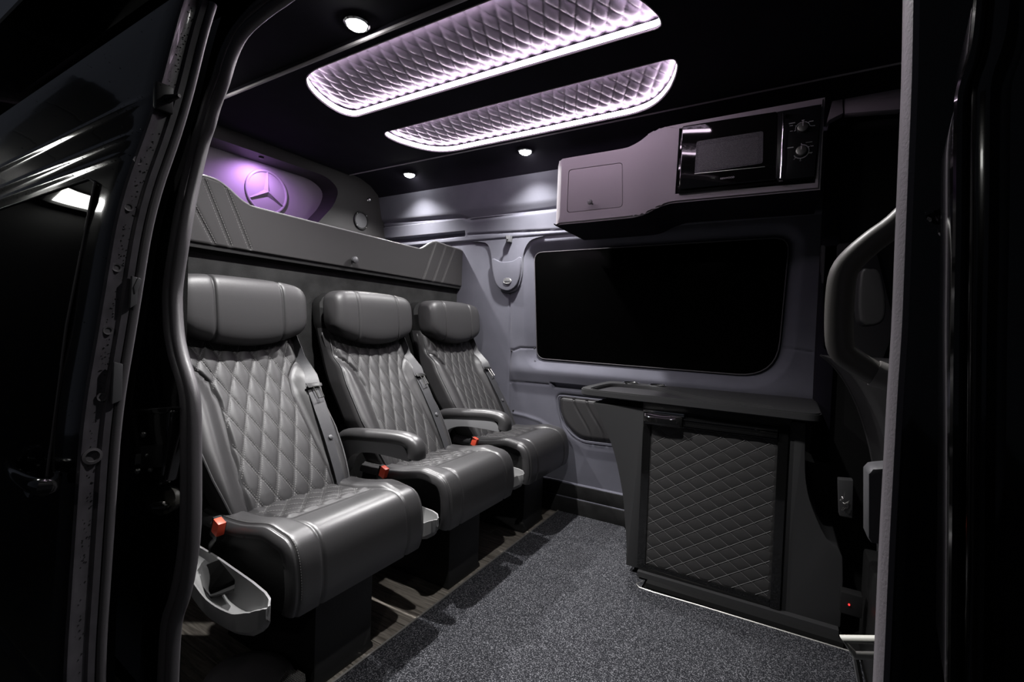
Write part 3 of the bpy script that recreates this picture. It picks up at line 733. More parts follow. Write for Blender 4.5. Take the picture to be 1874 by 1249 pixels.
# tray outline in the top: a bay that narrows to the right
tr = [(p.x, p.y) for p in smooth_path([(-.662, 1.80, 0), (-.645, 1.762, 0), (-.60, 1.752, 0), (-.30, 1.735, 0), (-.07, 1.722, 0), (-.018, 1.735, 0), (-.018, 1.775, 0), (-.06, 1.80, 0), (-.20, 1.83, 0), (-.30, 1.885, 0), (-.38, 1.965, 0), (-.47, 2.03, 0), (-.58, 2.04, 0), (-.645, 2.02, 0), (-.662, 1.95, 0)], 4, True)]
bm = bmesh.new(); loop(wo, .695); 
ed = [e for e in bm.edges]+loop(tr, .695)
bmesh.ops.triangle_fill(bm, use_beauty=True, use_dissolve=False, edges=ed)
g_ = bmesh.ops.extrude_face_region(bm, geom=bm.faces[:])
bmesh.ops.translate(bm, verts=[v for v in g_['geom'] if isinstance(v, bmesh.types.BMVert)], vec=(0, 0, -.027))
bmesh.ops.translate(bm, verts=bm.verts, vec=(.28, -1.95, -.668)); bmesh.ops.recalc_face_normals(bm, faces=bm.faces)
ed = [e for e in bm.edges if len(e.link_faces) == 2 and e.calc_face_angle(0) > R(40)]
bmesh.ops.bevel(bm, geom=ed, offset=.004, segments=2, affect='EDGES')
me = bpy.data.meshes.new('board'); bm.to_mesh(me); bm.free(); me.materials.append(M['matt_black']); me.shade_smooth(); me.set_sharp_from_angle(angle=R(35))
o = bpy.data.objects.new('board', me); C.objects.link(o); o.parent = wt
MB().prism([(x, y, .668) for x, y in tr], (0, 0, .012)).build('tray_floor', mat('dark tray mat', (.02, .019, .022), .6, bump=.1, scale=400), wt, smooth=0)
for px, lb in ((1150, 'chrome cup holder rim on the worktop, the left one'), (1200, 'chrome cup holder rim on the worktop, the right one')):
    q = at(px, 700, 'Z', .697); q.y = 2.085
    q.x = -.585 if px == 1150 else -.465
    c = thing('cup_holder', (q.x, q.y, .695), lb, 'cup holder', 'cup holders')
    MB().lathe([(.036, -.001), (.040, .001), (.040, .004), (.035, .006), (.031, .003), (.031, -.002)], (q.x, q.y, .695), (0, 0, 1), 32).build('rim', 'chrome', c)
    MB().lathe([(.031, .0005), (.028, .001), (.001, .001)], (q.x, q.y, .695), (0, 0, 1), 24).build('cup_well', 'plastic_black', c)
fr = thing('refrigerator', (-.20, 1.745, .045), 'built-in fridge with black diamond quilted door in the cabinet', 'fridge')
FX0, FX1, FZ0, FZ1 = -.436, .033, .034, .640
MB().box((FX0, 1.742, FZ0), (-.408, 1.762, FZ1)).box((.004, 1.738, FZ0), (FX1, 1.762, FZ1)).box((-.408, 1.742, FZ0), (.004, 1.762, .058)).box((-.408, 1.742, .590), (.004, 1.764, FZ1)).build('door_frame', 'gloss', fr, smooth=0, bevel=.0015)
def fq(x, z):
    e = min(x+.408, .004-x, z-.058, .590-z)
    return (x, 1.748-.0030*quilt((x+.2)/.073+(z-.3)/.050, (x+.2)/.073-(z-.3)/.050)*ss(0, .006, e)-.001, z)
fqo = MB().grid(fq, rng(-.408, .004, 150), rng(.058, .590, 200)).build('quilted_panel', mat('black quilted leatherette', (.036, .035, .035), .5, bump=.08, scale=800, spec=.35), fr, smooth=75)
ls = MB()   # pale piping thread in the valleys
for fam in (1, -1):
    for k in range(-26, 27):
        pts = []
        for i in range(81):
            z = .060+(.588-.060)*i/80; x = -.2+(k-fam*(z-.3)/.050)*.073
            if -.405 < x < .001: pts.append(Vector((x, fq(x, z)[1]-.0006, z)))
        if len(pts) > 1:
            # extend to the frame
            ls.tube([p_+Vector((0, -.0012, 0)) for p_ in (pts[0], pts[-1])], .0010, 4, up=(0, 1, 0))
tag(ls.build('stitching', mat('grey piping', (.085, .085, .085), .6), fqo), kind='stuff')
MB().box((-.292, 1.728, .598), (.002, 1.744, .606)).box((-.292, 1.730, .606), (.002, 1.744, .620)).box((-.292, 1.726, .620), (.002, 1.744, .6245)).build('door_rail', 'gloss', fr, bevel=.0015)
hd = MB()
hd.rings([[(x, 1.742, .592), (x, 1.718-b, .590), (x, 1.710-b, .600), (x, 1.712-b, .618), (x, 1.722, .630), (x, 1.742, .632)] for x, b in ((-.428, -.004), (-.420, 0), (-.36, .004), (-.30, 0), (-.293, -.004))])
hd.build('door_handle', 'gloss', fr, bevel=.002)
MB().box((-.432, 1.722, .632), (-.288, 1.744, .642)).build('handle_plate', 'chrome', fr, bevel=.001)
# black power box with a white tag behind the cabinet
q = at(1482, 838, 'Y', 2.0)
pb = thing('power_box', (q.x, 2.0, q.z), 'black box with a white tag behind the right side of the cabinet', 'box')
MB().box((.10, 1.99, .10), (.175, 2.10, q.z-.008)).build('housing', 'plastic_black', pb, bevel=.004)
MB().add([at(*p_, 'Y', 1.985) for p_ in ((1474, 826), (1484, 832), (1491, 848), (1473, 843))]+[at(*p_, 'Y', 1.992) for p_ in ((1474, 826), (1484, 832), (1491, 848), (1473, 843))], [(0, 1, 2, 3), (7, 6, 5, 4), (0, 4, 5, 1), (1, 5, 6, 2), (2, 6, 7, 3), (3, 7, 4, 0)]).build('tag', 'white_plastic', pb, smooth=0)

# ================================================================== OVERHEAD CABINET AND MICROWAVE
oc = thing('overhead_cabinet', (-.4, 1.97, 1.38), 'grey overhead cabinet with a small hatch and a microwave bay', 'cabinet')
YF = 1.80
topl = [(-.872, 1.640), (-.862, 1.654), (-.845, 1.659), (-.70, 1.659), (-.58, 1.659), (-.545, 1.664), (-.51, 1.678), (-.475, 1.702), (-.44, 1.714), (-.40, 1.719), (-.2, 1.719), (.088, 1.718)]
botl = [(.088, 1.417), (-.2, 1.421), (-.36, 1.423), (-.40, 1.420), (-.44, 1.408), (-.48, 1.390), (-.51, 1.383), (-.55, 1.380), (-.7, 1.379), (-.845, 1.379), (-.868, 1.381), (-.873, 1.390)]
outl = [(p.x, p.y) for p in smooth_path([(a, b, 0) for a, b in topl], 3)]+[(p.x, p.y) for p in smooth_path([(a, b, 0) for a, b in botl], 3)]
bay = [(-.366, 1.700), (.080, 1.695), (.073, 1.440), (-.371, 1.456)]
def yfront(x): # the face steps back a little where the cabinet grows taller
    return YF + .012*ss(-.53, -.42, x) + .035*(1-ss(-.875, -.835, x))**2
bm = bmesh.new()
hatch = rounded([(-.808, 1.606), (-.575, 1.602), (-.567, 1.424), (-.808, 1.424)], .016, 5)
def loopx(P): 
    v = [bm.verts.new((a, 0, b)) for a, b in P]; return [bm.edges.new((v[i], v[(i+1) % len(v)])) for i in range(len(v))]
ed = loopx(outl)+loopx(bay)+loopx(hatch)
bmesh.ops.triangle_fill(bm, use_beauty=True, use_dissolve=False, edges=ed)
for xx in (-.86, -.84, -.54, -.52, -.50, -.48, -.46, -.44, -.42):
    bmesh.ops.bisect_plane(bm, geom=bm.verts[:]+bm.edges[:]+bm.faces[:], plane_co=(xx, 0, 0), plane_no=(1, 0, 0))
g_ = bmesh.ops.extrude_face_region(bm, geom=bm.faces[:]); nv = [v for v in g_['geom'] if isinstance(v, bmesh.types.BMVert)]
fset = set(nv)
for v in bm.verts:
    x = v.co.x; v.co.y = 2.13 if v in fset else yfront(x)
bmesh.ops.translate(bm, verts=bm.verts, vec=(.4, -1.97, -1.38)); bmesh.ops.recalc_face_normals(bm, faces=bm.faces)
ed = [e for e in bm.edges if len(e.link_faces) == 2 and e.calc_face_angle(0) > R(50) and abs((e.verts[0].co.y+e.verts[1].co.y)/2+1.97-1.80) < .04 and max(e.verts[0].co.z, e.verts[1].co.z) > -.5]
def on_outer(e):
    m_ = (e.verts[0].co+e.verts[1].co)/2; return min(segdist(m_.x-.4, m_.z+1.38, outl[i], outl[(i+1) % len(outl)]) for i in range(len(outl))) < .003
ed = [e for e in ed if on_outer(e)]
bmesh.ops.bevel(bm, geom=ed, offset=.007, segments=3, affect='EDGES')
me = bpy.data.meshes.new('housing'); bm.to_mesh(me); bm.free(); me.materials.append(M['cabinet_grey']); me.shade_smooth(); me.set_sharp_from_angle(angle=R(32))
o = bpy.data.objects.new('housing', me); C.objects.link(o); o.parent = oc
# dark underside board and panel between the cabinet and the window
def inset(P, k): 
    return [(x+(k if x < -.5 else -k), z) for x, z in P]
ub = [(x, z) for x, z in outl if z < 1.5]
MB().rings([[(x, 1.812, z-.0015) for x, z in ub], [(x, 2.15, z-.0015) for x, z in ub]], False, False).build('underside_lining', 'suede_dark', oc, smooth=60)
hat_i = rounded([(-.806, 1.604), (-.577, 1.600), (-.569, 1.426), (-.806, 1.426)], .015, 5)
hdo = MB().prism([(x, 1.8005, z) for x, z in hat_i], (0, .012, 0)).build('hatch_door', 'cabinet_grey', oc, bevel=.002)
MB().lathe([(.0035, 0), (.0035, .018), (.009, .022), (.011, .030), (.009, .037), (.001, .040)], (at(1081, 371, 'Y', 1.78).x, 1.8005, at(1081, 371, 'Y', 1.78).z), (0, -1, 0), 20).build('hatch_knob', 'plastic_silver', hdo)

mw = thing('microwave_oven', (-.145, 1.97, 1.45), 'black built-in microwave with two round dials', 'microwave')
def quad(P, y0, y1): return MB().prism([(x, y0, z) for x, z in P], (0, y1-y0, 0))
MB().box((-.355, 1.83, 1.466), (.062, 2.10, 1.688)).build('cavity_body', 'plastic_black', mw, smooth=0)
quad([(-.366, 1.700), (.080, 1.695), (.073, 1.440), (-.371, 1.456)], 1.822, 1.835).build('surround', 'gloss', mw, bevel=.001)
Ym = 1.795
def mp(px, py, y=Ym): return at(px, py, 'Y', y)
def pp(L, y=Ym): return [(mp(a, b, y).x, mp(a, b, y).z) for a, b in L]
dr = quad(rounded(pp([(1249, 231), (1422, 204), (1421, 329), (1243, 347)]), .006, 3), Ym, Ym+.028).build('door', 'gloss', mw, bevel=.0015)
wd = pp([(1275, 259), (1397, 240), (1396, 299), (1271, 318)])
quad(rounded(wd, .008, 3), Ym-.0008, Ym+.002).build('door_window', mat('perforated screen', (.07, .07, .075), .35, tex='vor', bump=.6, scale=420, var=.5), dr, smooth=0)
dots = MB()
x0_, x1_, z0_, z1_ = wd[3][0]+.010, wd[1][0]-.010, wd[3][1]+.012, wd[1][1]-.012
nx_ = int((x1_-x0_)/.0042); nz_ = int((z1_-z0_)/.0042)
for i in range(nx_):
    for j in range(nz_):
        x = x0_+(i+.5*(j % 2))*.0042; z = z0_+j*.0042+(x-x0_)*.0
        dots.add([(x-.0011, Ym-.0011, z-.0011), (x+.0011, Ym-.0011, z-.0011), (x+.0011, Ym-.0011, z+.0011), (x-.0011, Ym-.0011, z+.0011)], [(0, 1, 2, 3)])
tag(dots.build('screen_mesh', mat('mesh grey', (.16, .16, .165), .4), dr, smooth=0), kind='stuff')
lp = pp([(1271, 318.5), (1400, 305.5)]); MB().tube([(lp[0][0], Ym-.002, lp[0][1]), (lp[1][0], Ym-.002, lp[1][1])], .0012, 6).build('window_edge', 'steel', dr)
quad(pp([(1423, 204), (1504, 190), (1490, 322), (1422, 330)]), Ym+.003, Ym+.028).build('control_panel', mat('black panel', (.012, .012, .014), .3), mw, bevel=.001)
quad(pp([(1244, 349), (1421, 331), (1421, 335), (1241, 354)]), Ym+.006, Ym+.03).build('lower_edge', 'gloss', mw, smooth=0)
hp = [at(px, py, 'Y', Ym-.022) for px, py in ((1434, 207), (1433, 240), (1431, 285), (1429, 326))]
for p_, d in zip(hp, (.006, 0, 0, .006)): p_.y += d
MB().tube(hp, .0075, 12, flat=.6, up=(0, 1, 0)).build('handle', 'chrome', mw)
for q_ in (hp[0], hp[3]): MB().box((q_.x-.006, q_.y, q_.z-.006), (q_.x+.006, Ym+.01, q_.z+.006)).build('handle_mount', 'chrome', mw, smooth=0)
dm = MB(); Yp = Ym+.0022
def arc(c, r, a0, a1, w_=.0008):
    n = 40; rs_ = []
    for k in range(n+1):
        a = R(a0+(a1-a0)*k/n); rs_.append([(c[0]+math.cos(a)*(r-w_), Yp, c[1]+math.sin(a)*(r-w_)), (c[0]+math.cos(a)*(r+w_), Yp, c[1]+math.sin(a)*(r+w_))])
    dm.rings(rs_, False, False)
def dash(c, a, r0, r1, w_=.0009):
    a = R(a); d = Vector((math.cos(a), 0, math.sin(a))); n = Vector((-d.z, 0, d.x))*w_; o_ = Vector((c[0], Yp, c[1]))
    dm.add([o_+d*r0-n, o_+d*r1-n, o_+d*r1+n, o_+d*r0+n], [(0, 1, 2, 3)])
def hbar(x, z, L_, h_=.0016): dm.add([(x, Yp, z-h_), (x+L_, Yp, z-h_), (x+L_, Yp, z+h_), (x, Yp, z+h_)], [(0, 1, 2, 3)])
cs = [mp(1469, 234), mp(1466, 277)]
for ci, c in enumerate(cs):
    k = thing  # dial bodies
    kd = MB().lathe([(.0155, 0), (.0155, .010), (.0145, .013), (.0125, .0135), (.001, .0135)], (c.x, Ym+.003, c.z), (0, -1, 0), 36).build('dial', 'steel', mw)
    MB().box((c.x-.001, Ym-.012, c.z+.002), (c.x+.001, Ym-.0105, c.z+.014)).build('dial_mark', 'white', kd, smooth=0)
c = cs[0]; arc((c.x, c.z), .0205, 10, 195)
for a in (90, 45, 8, 192, 152): dash((c.x, c.z), a, .0205, .025)
hbar(c.x-.040, c.z+.022, .018); hbar(c.x-.038, c.z+.014, .010, .001); hbar(c.x+.018, c.z+.018, .011, .0011); hbar(c.x+.024, c.z+.002, .010, .0010); hbar(c.x-.036, c.z-.004, .008, .0009); hbar(c.x-.004, c.z+.0255, .008, .0013)
c = cs[1]; arc((c.x, c.z), .0225, -150, 90)
for a in range(-150, 100, 12): dash((c.x, c.z), a, .0195, .0225, .0006)
for a in (90, 30, -20, -92, -130): dash((c.x, c.z), a, .0225, .0265, .001)
hbar(c.x-.040, c.z+.018, .018); hbar(c.x+.012, c.z+.027, .018, .0006); hbar(c.x+.026, c.z+.013, .008, .001); hbar(c.x+.024, c.z-.008, .008, .001)
tag(dm.build('dial_markings', 'white', mw, smooth=0), kind='stuff')
def text(s, size, name, m, parent, origin, ux, uz, ext=.0002):
    cu = bpy.data.curves.new('t', 'FONT'); cu.body = s; cu.size = size; cu.extrude = ext; cu.align_x = 'CENTER'; cu.align_y = 'CENTER'
    tmp = bpy.data.objects.new('t', cu); C.objects.link(tmp); dg = bpy.context.evaluated_depsgraph_get(); me = bpy.data.meshes.new_from_object(tmp.evaluated_get(dg)); bpy.data.objects.remove(tmp)
    me.name = name; ux = Vector(ux).normalized(); uz = Vector(uz).normalized(); n = ux.cross(uz); o0 = Vector(origin)-parent_origin(parent)
    for v in me.vertices: v.co = o0+ux*v.co.x+uz*v.co.y+n*v.co.z
    me.materials.clear(); me.materials.append(M[m]); o = bpy.data.objects.new(name, me); C.objects.link(o); o.parent = parent; return o
q = mp(1331, 326); text('KENWOOD', .0085, 'lettering', 'white', dr, (q.x, Ym-.001, q.z), (1, 0, .0), (0, 0, 1))
for num, a in (('10', -92), ('15', -130), ('1', 30), ('2', -20)):
    a = R(a); text(num, .005, 'dial_number', 'white', mw, (cs[1].x+.030*math.cos(a), Yp, cs[1].z+.030*math.sin(a)), (1, 0, 0), (0, 0, 1))

# ================================================================== FRONT END SEEN PAST THE CABINET
fp = MB()
fp.box((.115, 2.06, -.005), (.17, 2.20, 1.80))
struct(fp.build('trim_6', 'suede_dark', bevel=.01))
st7 = MB().box((.17, 2.10, -.005), (XF, 2.2, 1.84)).build('wall_front_side', 'plastic_black', smooth=0); struct(st7)
def pxpoly(L, y): return [at(a, b, 'Y', y) for a, b in L]
MB().prism(pxpoly([(1502, 448), (1600, 440), (1640, 600), (1600, 700), (1503, 640)], 2.06), (0, .04, 0)).build('pillar_panel', 'matt_black', st7, bevel=.008)
MB().prism(pxpoly([(1545, 165), (1650, 150), (1650, 200), (1546, 208)], 2.02), (0, .04, 0)).build('upper_trim', 'cabinet_grey', st7, bevel=.006)
MB().prism(pxpoly([(1524, 182), (1542, 174), (1543, 207), (1518, 220), (1512, 228)], 2.02), (0, .04, 0)).build('upper_trim', 'cabinet_grey', st7, bevel=.006)
fs = thing('driver_seat', (.28, 1.55, 0), 'black front seat back standing beyond the cabinet', 'seat')
pr_ = smooth_path([at(a, b, 'Y', 1.72) for a, b in ((1502, 650), (1524, 668), (1548, 700), (1570, 745), (1588, 800), (1600, 860), (1606, 930), (1608, 1010))], 4)
rs = []
for i, p in enumerate(pr_):
    k = i/(len(pr_)-1); r = .022*math.sin(min(1, k*6)*math.pi/2)+.004
    rs.append([(p.x, 1.72, p.z), (p.x+.004, 1.735, p.z), (p.x+.12, 1.74, p.z), (p.x+.20, 1.72, p.z), (p.x+.20, 1.42, p.z), (p.x+.02, 1.40, p.z), (p.x+.004, 1.41, p.z)])
MB().rings(rs).build('backrest', 'leather', fs, smooth=45, bevel=.004)
MB().tube([p+Vector((-.001, .0, 0)) for p in pr_], .0035, 8).build('piping', 'leather', fs)
hp_ = pxpoly([(1575, 500), (1592, 492), (1612, 500), (1622, 560), (1612, 592), (1574, 588)], 1.62)
MB().prism(smooth_path(hp_, 3, True), (0, .10, 0)).build('headrest', 'leather', fs, bevel=.012, seg=3)
MB().box((.24, 1.40, 0), (.60, 1.74, .30)).build('seat_box', 'plastic_black', fs, bevel=.01)
# belt anchor with wiring and a red indicator
q = at(1545, 905, 'Y', 1.5)
an = thing('belt_anchor', q, 'small black bracket with loose wire ends beyond the cabinet', 'bracket')
MB().prism(pxpoly([(1534, 878), (1562, 880), (1560, 950), (1536, 945)], 1.5), (0, .03, 0)).build('bracket', 'matt_black', an, bevel=.003)
wr_ = MB()
for k in range(9):
    c = at(1540+random.random()*14, 905+random.random()*28, 'Y', 1.49); wr_.tube([c, c+Vector((random.uniform(-.006, .006), -.004, random.uniform(-.008, .008))), c+Vector((random.uniform(-.01, .01), -.002, random.uniform(-.012, .012)))], .0008, 5)
tag(wr_.build('wire_ends', 'steel', an), kind='stuff')
q = at(1554, 1108, 'Y', 1.6); ind = thing('indicator_lamp', q, 'tiny red indicator light low in the dark beyond the cabinet', 'indicator')
MB().box((q.x-.02, 1.603, q.z-.03), (q.x+.03, 1.64, q.z+.03)).build('indicator_box', 'plastic_black', ind, bevel=.002)
MB().lathe([(.0022, -.002), (.0022, .003), (.001, .004)], (q.x, 1.603, q.z), (0, -1, 0), 10).build('lens', 'redled', ind)
struct(MB().box((.118, .52, -.005), (.40, .70, 1.70)).build('pillar_front_inner', 'plastic_black', bevel=.008))
# grab handle on the near pillar
gh = thing('grab_handle', at(1530, 600, 'Y', .62), 'grey beige grab handle on the pillar at the right edge of the opening', 'handle')
gp = smooth_path([at(a, b, 'Y', .62) for a, b in ((1700, 350), (1640, 410), (1600, 440), (1565, 470), (1544, 498), (1537, 540), (1535, 600), (1540, 640), (1565, 663), (1600, 683), (1625, 692), (1700, 696))], 3)
MB().tube(gp, [.0115+.002*math.sin(i/len(gp)*math.pi) for i in range(len(gp))], 14, up=(0, 1, 0)).build('grip', mat('grey beige handle plastic', (.12, .115, .105), .42, spec=.4), gh)
MB().tube([at(1600, 683, 'Y', .62), at(1625, 692, 'Y', .62), at(1660, 694, 'Y', .62)], .0145, 14, up=(0, 1, 0)).build('end_cap', mat('grey end cap', (.24, .23, .22), .45), gh)
# grey latch block and pale step rail at the edge of the opening
lb_ = thing('latch_block', at(1600, 940, 'Y', .60), 'grey latch block on the pillar below the grab handle', 'latch')
MB().prism(pxpoly([(1588, 868), (1596, 858), (1668, 852), (1668, 1000), (1594, 998), (1588, 985)], .60), (0, .035, 0)).build('block', 'plastic_grey', lb_, bevel=.005)
sr_ = thing('step_rail', at(1570, 1200, 'Y', .80), 'pale angular metal rail at the foot of the opening', 'rail')
MB().tube([at(a, b, 'Y', .80) for a, b in ((1625, 1172), (1542, 1170), (1565, 1200), (1625, 1202))], .0055, 10, closed=False, up=(0, 1, 0)).build('bent_bar', 'white_plastic', sr_)
MB().tube([at(1565, 1200, 'Y', .81), at(1576, 1260, 'Y', .81), at(1582, 1320, 'Y', .81)], .004, 8).build('stay', 'steel', sr_)

# ================================================================== DOOR OPENING, PILLARS AND SEALS
dprof = [(-.3, .275), (.35, .260), (.76, .277), (.9, .295), (1.1, .318), (1.28, .366), (1.475, .402), (1.9, .52)]
def DY(z): return sum(lin(z+d, dprof) for d in (-.06, -.03, 0, .03, .06))/5
def BY(z): return DY(z)+.155
def atb(px, py, off=0):
    y = .45
    for _ in range(12):
        p = at(px, py, 'Y', y); y = .5*y+.5*(BY(p.z)+off)
    return at(px, py, 'Y', y)
inner = [(524, -60), (524, 0), (488, 26), (452, 60), (431, 101), (416, 149), (400, 192), (390, 228), (378, 264), (360, 340), (348, 400), (340, 450), (332, 501), (328, 545), (331, 608), (340, 655), (354, 700), (361, 740), (362, 820), (361, 962), (352, 1044), (340, 1098), (326, 1145), (320, 1249), (318, 1330)]
inner[0] = (560, -24); inner.insert(0, (640, -62))
def over(f, off):   # the frame goes on above the opening towards the front
    return [Vector((x, BY(z)+off, z)) for x, z in ((.16, f.z+.045), (-.1, f.z+.05), (-.35, f.z+.045), (f.x+.12, f.z+.028))]
sl = thing('door_seal', atb(340, 600), 'black rubber seal framing the rear side of the door opening', 'seal')
for dx, dy, r_, off in ((-6, 0, .0115, 0), (-20, -2, .0105, -.004)):
    q_ = [atb(a+dx, b+dy-(8 if b < 60 and dx < -10 else 0), off) for a, b in inner]
    pth = smooth_path(over(q_[0], off)+q_, 3)
    MB().tube(pth, r_, 12, up=(0, 1, 0)).build('seal_lip', 'rubber', sl)
# rear door pillar, painted
pth = [atb(a-16, b, .012) for a, b in inner]; pth = smooth_path(over(pth[0], .012)+pth, 2); pm = MB(); rows = []
for i, p in enumerate(pth):
    t_ = pth[min(i+2, len(pth)-1)]-pth[max(i-2, 0)]; n = Vector((t_.z, 0, -t_.x)).normalized()
    if n.dot(Vector((-.35, 0, .9 if p.z > 1.3 else 0))) < 0: n = -n
    def sh_(k, dy):
        z_ = p.z+n.z*k; return Vector((p.x+n.x*k, BY(z_)+dy, z_))
    rows.append([sh_(0, .012), sh_(.03, .0), sh_(.08, .0), sh_(.10, .025), sh_(.30, .03), sh_(.7, .03)])
pm.rings(rows, False, False)
pil = pm.build('pillar_rear', 'paint', smooth=40); struct(pil)
# body above the opening and inner side wall behind the seal
ab = MB().rings([[(-2.3, .56, 1.64), (-2.3, .60, 1.74), (-2.3, .7, 1.90)], [(1.6, .56, 1.64), (1.6, .60, 1.74), (1.6, .7, 1.90)]], False, False)
struct(ab.build('wall_near_upper', 'paint', smooth=60))
inn = MB().box((-2.3, .50, -.01), (-1.17, .53, 1.62)).build('wall_near', 'carpet_wall', smooth=0); struct(inn)
# lock plate with screws, and striker
lk = thing('lock_plate', atb(255, 825, -.02), 'gloss black latch plate with screws on the rear door pillar', 'latch')
def pb_(L, off): return [atb(a, b, off) for a, b in L]
MB().prism(pb_([(212, 750), (307, 748), (303, 800), (292, 886), (212, 906), (208, 850)], -.030), (0, .03, 0)).build('plate', 'gloss', lk, bevel=.004)
MB().prism(pb_([(210, 753), (308, 749), (303, 757), (212, 764)], -.036), (0, .02, 0)).build('top_lip', 'gloss', lk, bevel=.0015)
MB().prism(pb_([(225, 900), (292, 884), (288, 890), (222, 908)], -.036), (0, .02, 0)).build('lower_lip', 'gloss', lk, bevel=.0015)
MB().prism(pb_([(258, 817), (292, 815), (290, 856), (256, 858)], -.035), (0, .02, 0)).build('raised_block', 'plastic_black', lk, bevel=.002)
for a, b in ((263, 796), (252, 863), (276, 860)):
    c = atb(a, b, -.030); MB().lathe([(.0055, -.002), (.0055, .002), (.0042, .0035), (.0022, .0036), (.0020, .0018), (.0005, .0018)], c, (0, -1, 0), 14).build('screw', 'steel', lk)
c = atb(268, 834, -.036); MB().lathe([(.003, -.002), (.003, .001), (.001, .002)], c, (0, -1, 0), 10).build('small_screw', 'steel', lk)
MB().prism(pb_([(248, 832), (258, 831), (257, 850), (246, 852)], -.034), (0, .01, 0)).build('latch_tongue', 'plastic_grey', lk, bevel=.001)
sk = thing('door_striker', atb(292, 918, -.01), 'grey door striker below the latch plate', 'striker')
MB().prism(smooth_path(pb_([(265, 925), (278, 895), (305, 888), (320, 905), (318, 930), (300, 943), (285, 942)], -.006), 3, True), (0, .01, 0)).build('striker_plate', mat('grey cast metal', (.06, .058, .05), .5, bump=.3, scale=200), sk, bevel=.002)
MB().tube(pb_([(276, 926), (282, 922), (300, 921), (304, 925), (300, 929), (280, 929)], -.018), .0028, 8, closed=True).build('striker_loop', 'steel', sk)
# grey bracket flap and bolt high between door and pillar
fb = thing('door_stop_bracket', atb(335, 195, -.05), 'grey bent bracket high between the sliding door and the pillar', 'bracket')
MB().prism(pb_([(318, 178), (345, 184), (338, 222), (316, 205)], -.05), (0, .004, 0)).build('flap', 'plastic_grey', fb, bevel=.001)
MB().tube(pb_([(325, 156), (335, 162), (343, 172)], -.05), .002, 6).build('stay', 'steel', fb)
bo = atb(361, 151, -.006); tag(MB().lathe([(.010, -.002), (.010, .003), (.006, .004), (.005, .009), (.001, .010)], bo, (0, -1, 0), 6).build('pillar_bolt', 'paint_edge', smooth=30), 'small black bolt high on the rear door pillar', 'bolt')

# ---- sliding door standing open outside the pillar
DX = -.932
sd = thing('sliding_door', (-1.6, .3, .1), 'open black sliding door at the left edge, its front edge beaded with rain', 'vehicle door')
zsd = rng(-.20, 1.50, 60)
def dface(x, z):
    y = DY(z)
    for zc, h in ((1.300, .0035), (1.232, .003), (1.196, .003)):   # pressed ridges over the window
        y -= h*math.exp(-((z-zc)/.006)**2)*ss(-.95, -1.02, x)
    y += .010*(1-ss(.0, .02, abs(z-.30))) *.6
    y += .008*ss(-.955, -DX*-1, x)
    return (x, y, z)
MB().grid(lambda x, z: dface(x, z), [DX, DX-.004, DX-.012, DX-.03]+rng(-1.0, -3.2, 60), rng(-.2, 1.5, 310)).build('outer_panel', 'paint', sd, smooth=60)
# glazed window with rounded front corner
wz0, wz1 = .64, 1.165
wl = rounded([(-1.045, wz0), (-1.045, wz1), (-2.6, wz1), (-2.6, wz0)], [.05, .04, .05, .05], 6)
wgr = MB(); n_ = 26; secs = []
for i in range(n_+1):
    z = wz0+(wz1-wz0)*i/n_; e = .04*(1-math.sqrt(max(0, 1-max(0, (z-(wz1-.04))/.04)**2)))+.04*(1-math.sqrt(max(0, 1-max(0, ((wz0+.04)-z)/.04)**2)))
    secs.append([(x, DY(z)-.0035, z) for x in (-1.045-e, -1.2, -1.5, -1.9, -2.4, -2.8)])
wgr.rings(secs, False, False); wgr.build('door_glass', mat('black door glass', (.002, .002, .002), .02, spec=.5), sd, smooth=60)
MB().tube([(-2.8, DY(wz1)-.004, wz1), (-1.6, DY(wz1)-.004, wz1), (-1.09, DY(wz1)-.004, wz1), (-1.055, DY(wz1-.012)-.004, wz1-.012), (-1.046, DY(wz1-.045)-.004, wz1-.045), (-1.046, DY(.9)-.004, .9), (-1.046, DY(wz0)-.004, wz0)], .0022, 8).build('glass_edge', 'rubber', sd)
# front edge: return flange, step, rubber tube
def edge_pt(z, k): return (DX+k[0], DY(z)+k[1], z)
sec = [(0, -.001), (.004, .002), (.003, .006), (-.001, .012), (-.001, .024), (.004, .027), (.004, .036), (-.004, .040), (-.03, .042)]
MB().rings([[edge_pt(z, k) for k in sec] for z in zsd], False, False).build('edge_flange', 'paint_edge', sd, smooth=35)
MB().tube([edge_pt(z, (.003, .044)) for z in zsd], .0065, 10, up=(1, 0, 0)).build('edge_seal', 'rubber', sd)
MB().rings([[(DX-.02, DY(z)+.07, z), (-3.0, DY(z)+.06, z)] for z in zsd], False, False).build('inner_panel', 'plastic_black', sd, smooth=60)
def ep(px, py): # point of the flange plane
    return at(px, py, 'X', DX+.002)
for px, py in ((253, 294), (236, 379), (214, 490), (198, 605), (187, 727)):
    c = ep(px, py); MB().lathe([(.007, -.001), (.007, .001), (.0045, .0005), (.004, -.003), (.001, -.003)], c, (1, 0, 0), 14).build('edge_plug', 'rubber', sd)
c = ep(295, 180)
hb = MB().box((c.x-.002, c.y-.012, c.z-.024), (c.x+.012, c.y+.014, c.z+.022)); hb.build('guide_bracket', 'plastic_black', sd, bevel=.003)
MB().tube([c+Vector((.012, .004, -.002)), c+Vector((.040, .010, .0))], [.007, .003], 10).build('guide_pin', 'plastic_black', sd)
MB().lathe([(.0035, -.001), (.0035, .003), (.001, .004)], c+Vector((.008, -.006, .017)), (1, 0, 0), 10).build('bracket_rivet', 'steel', sd)
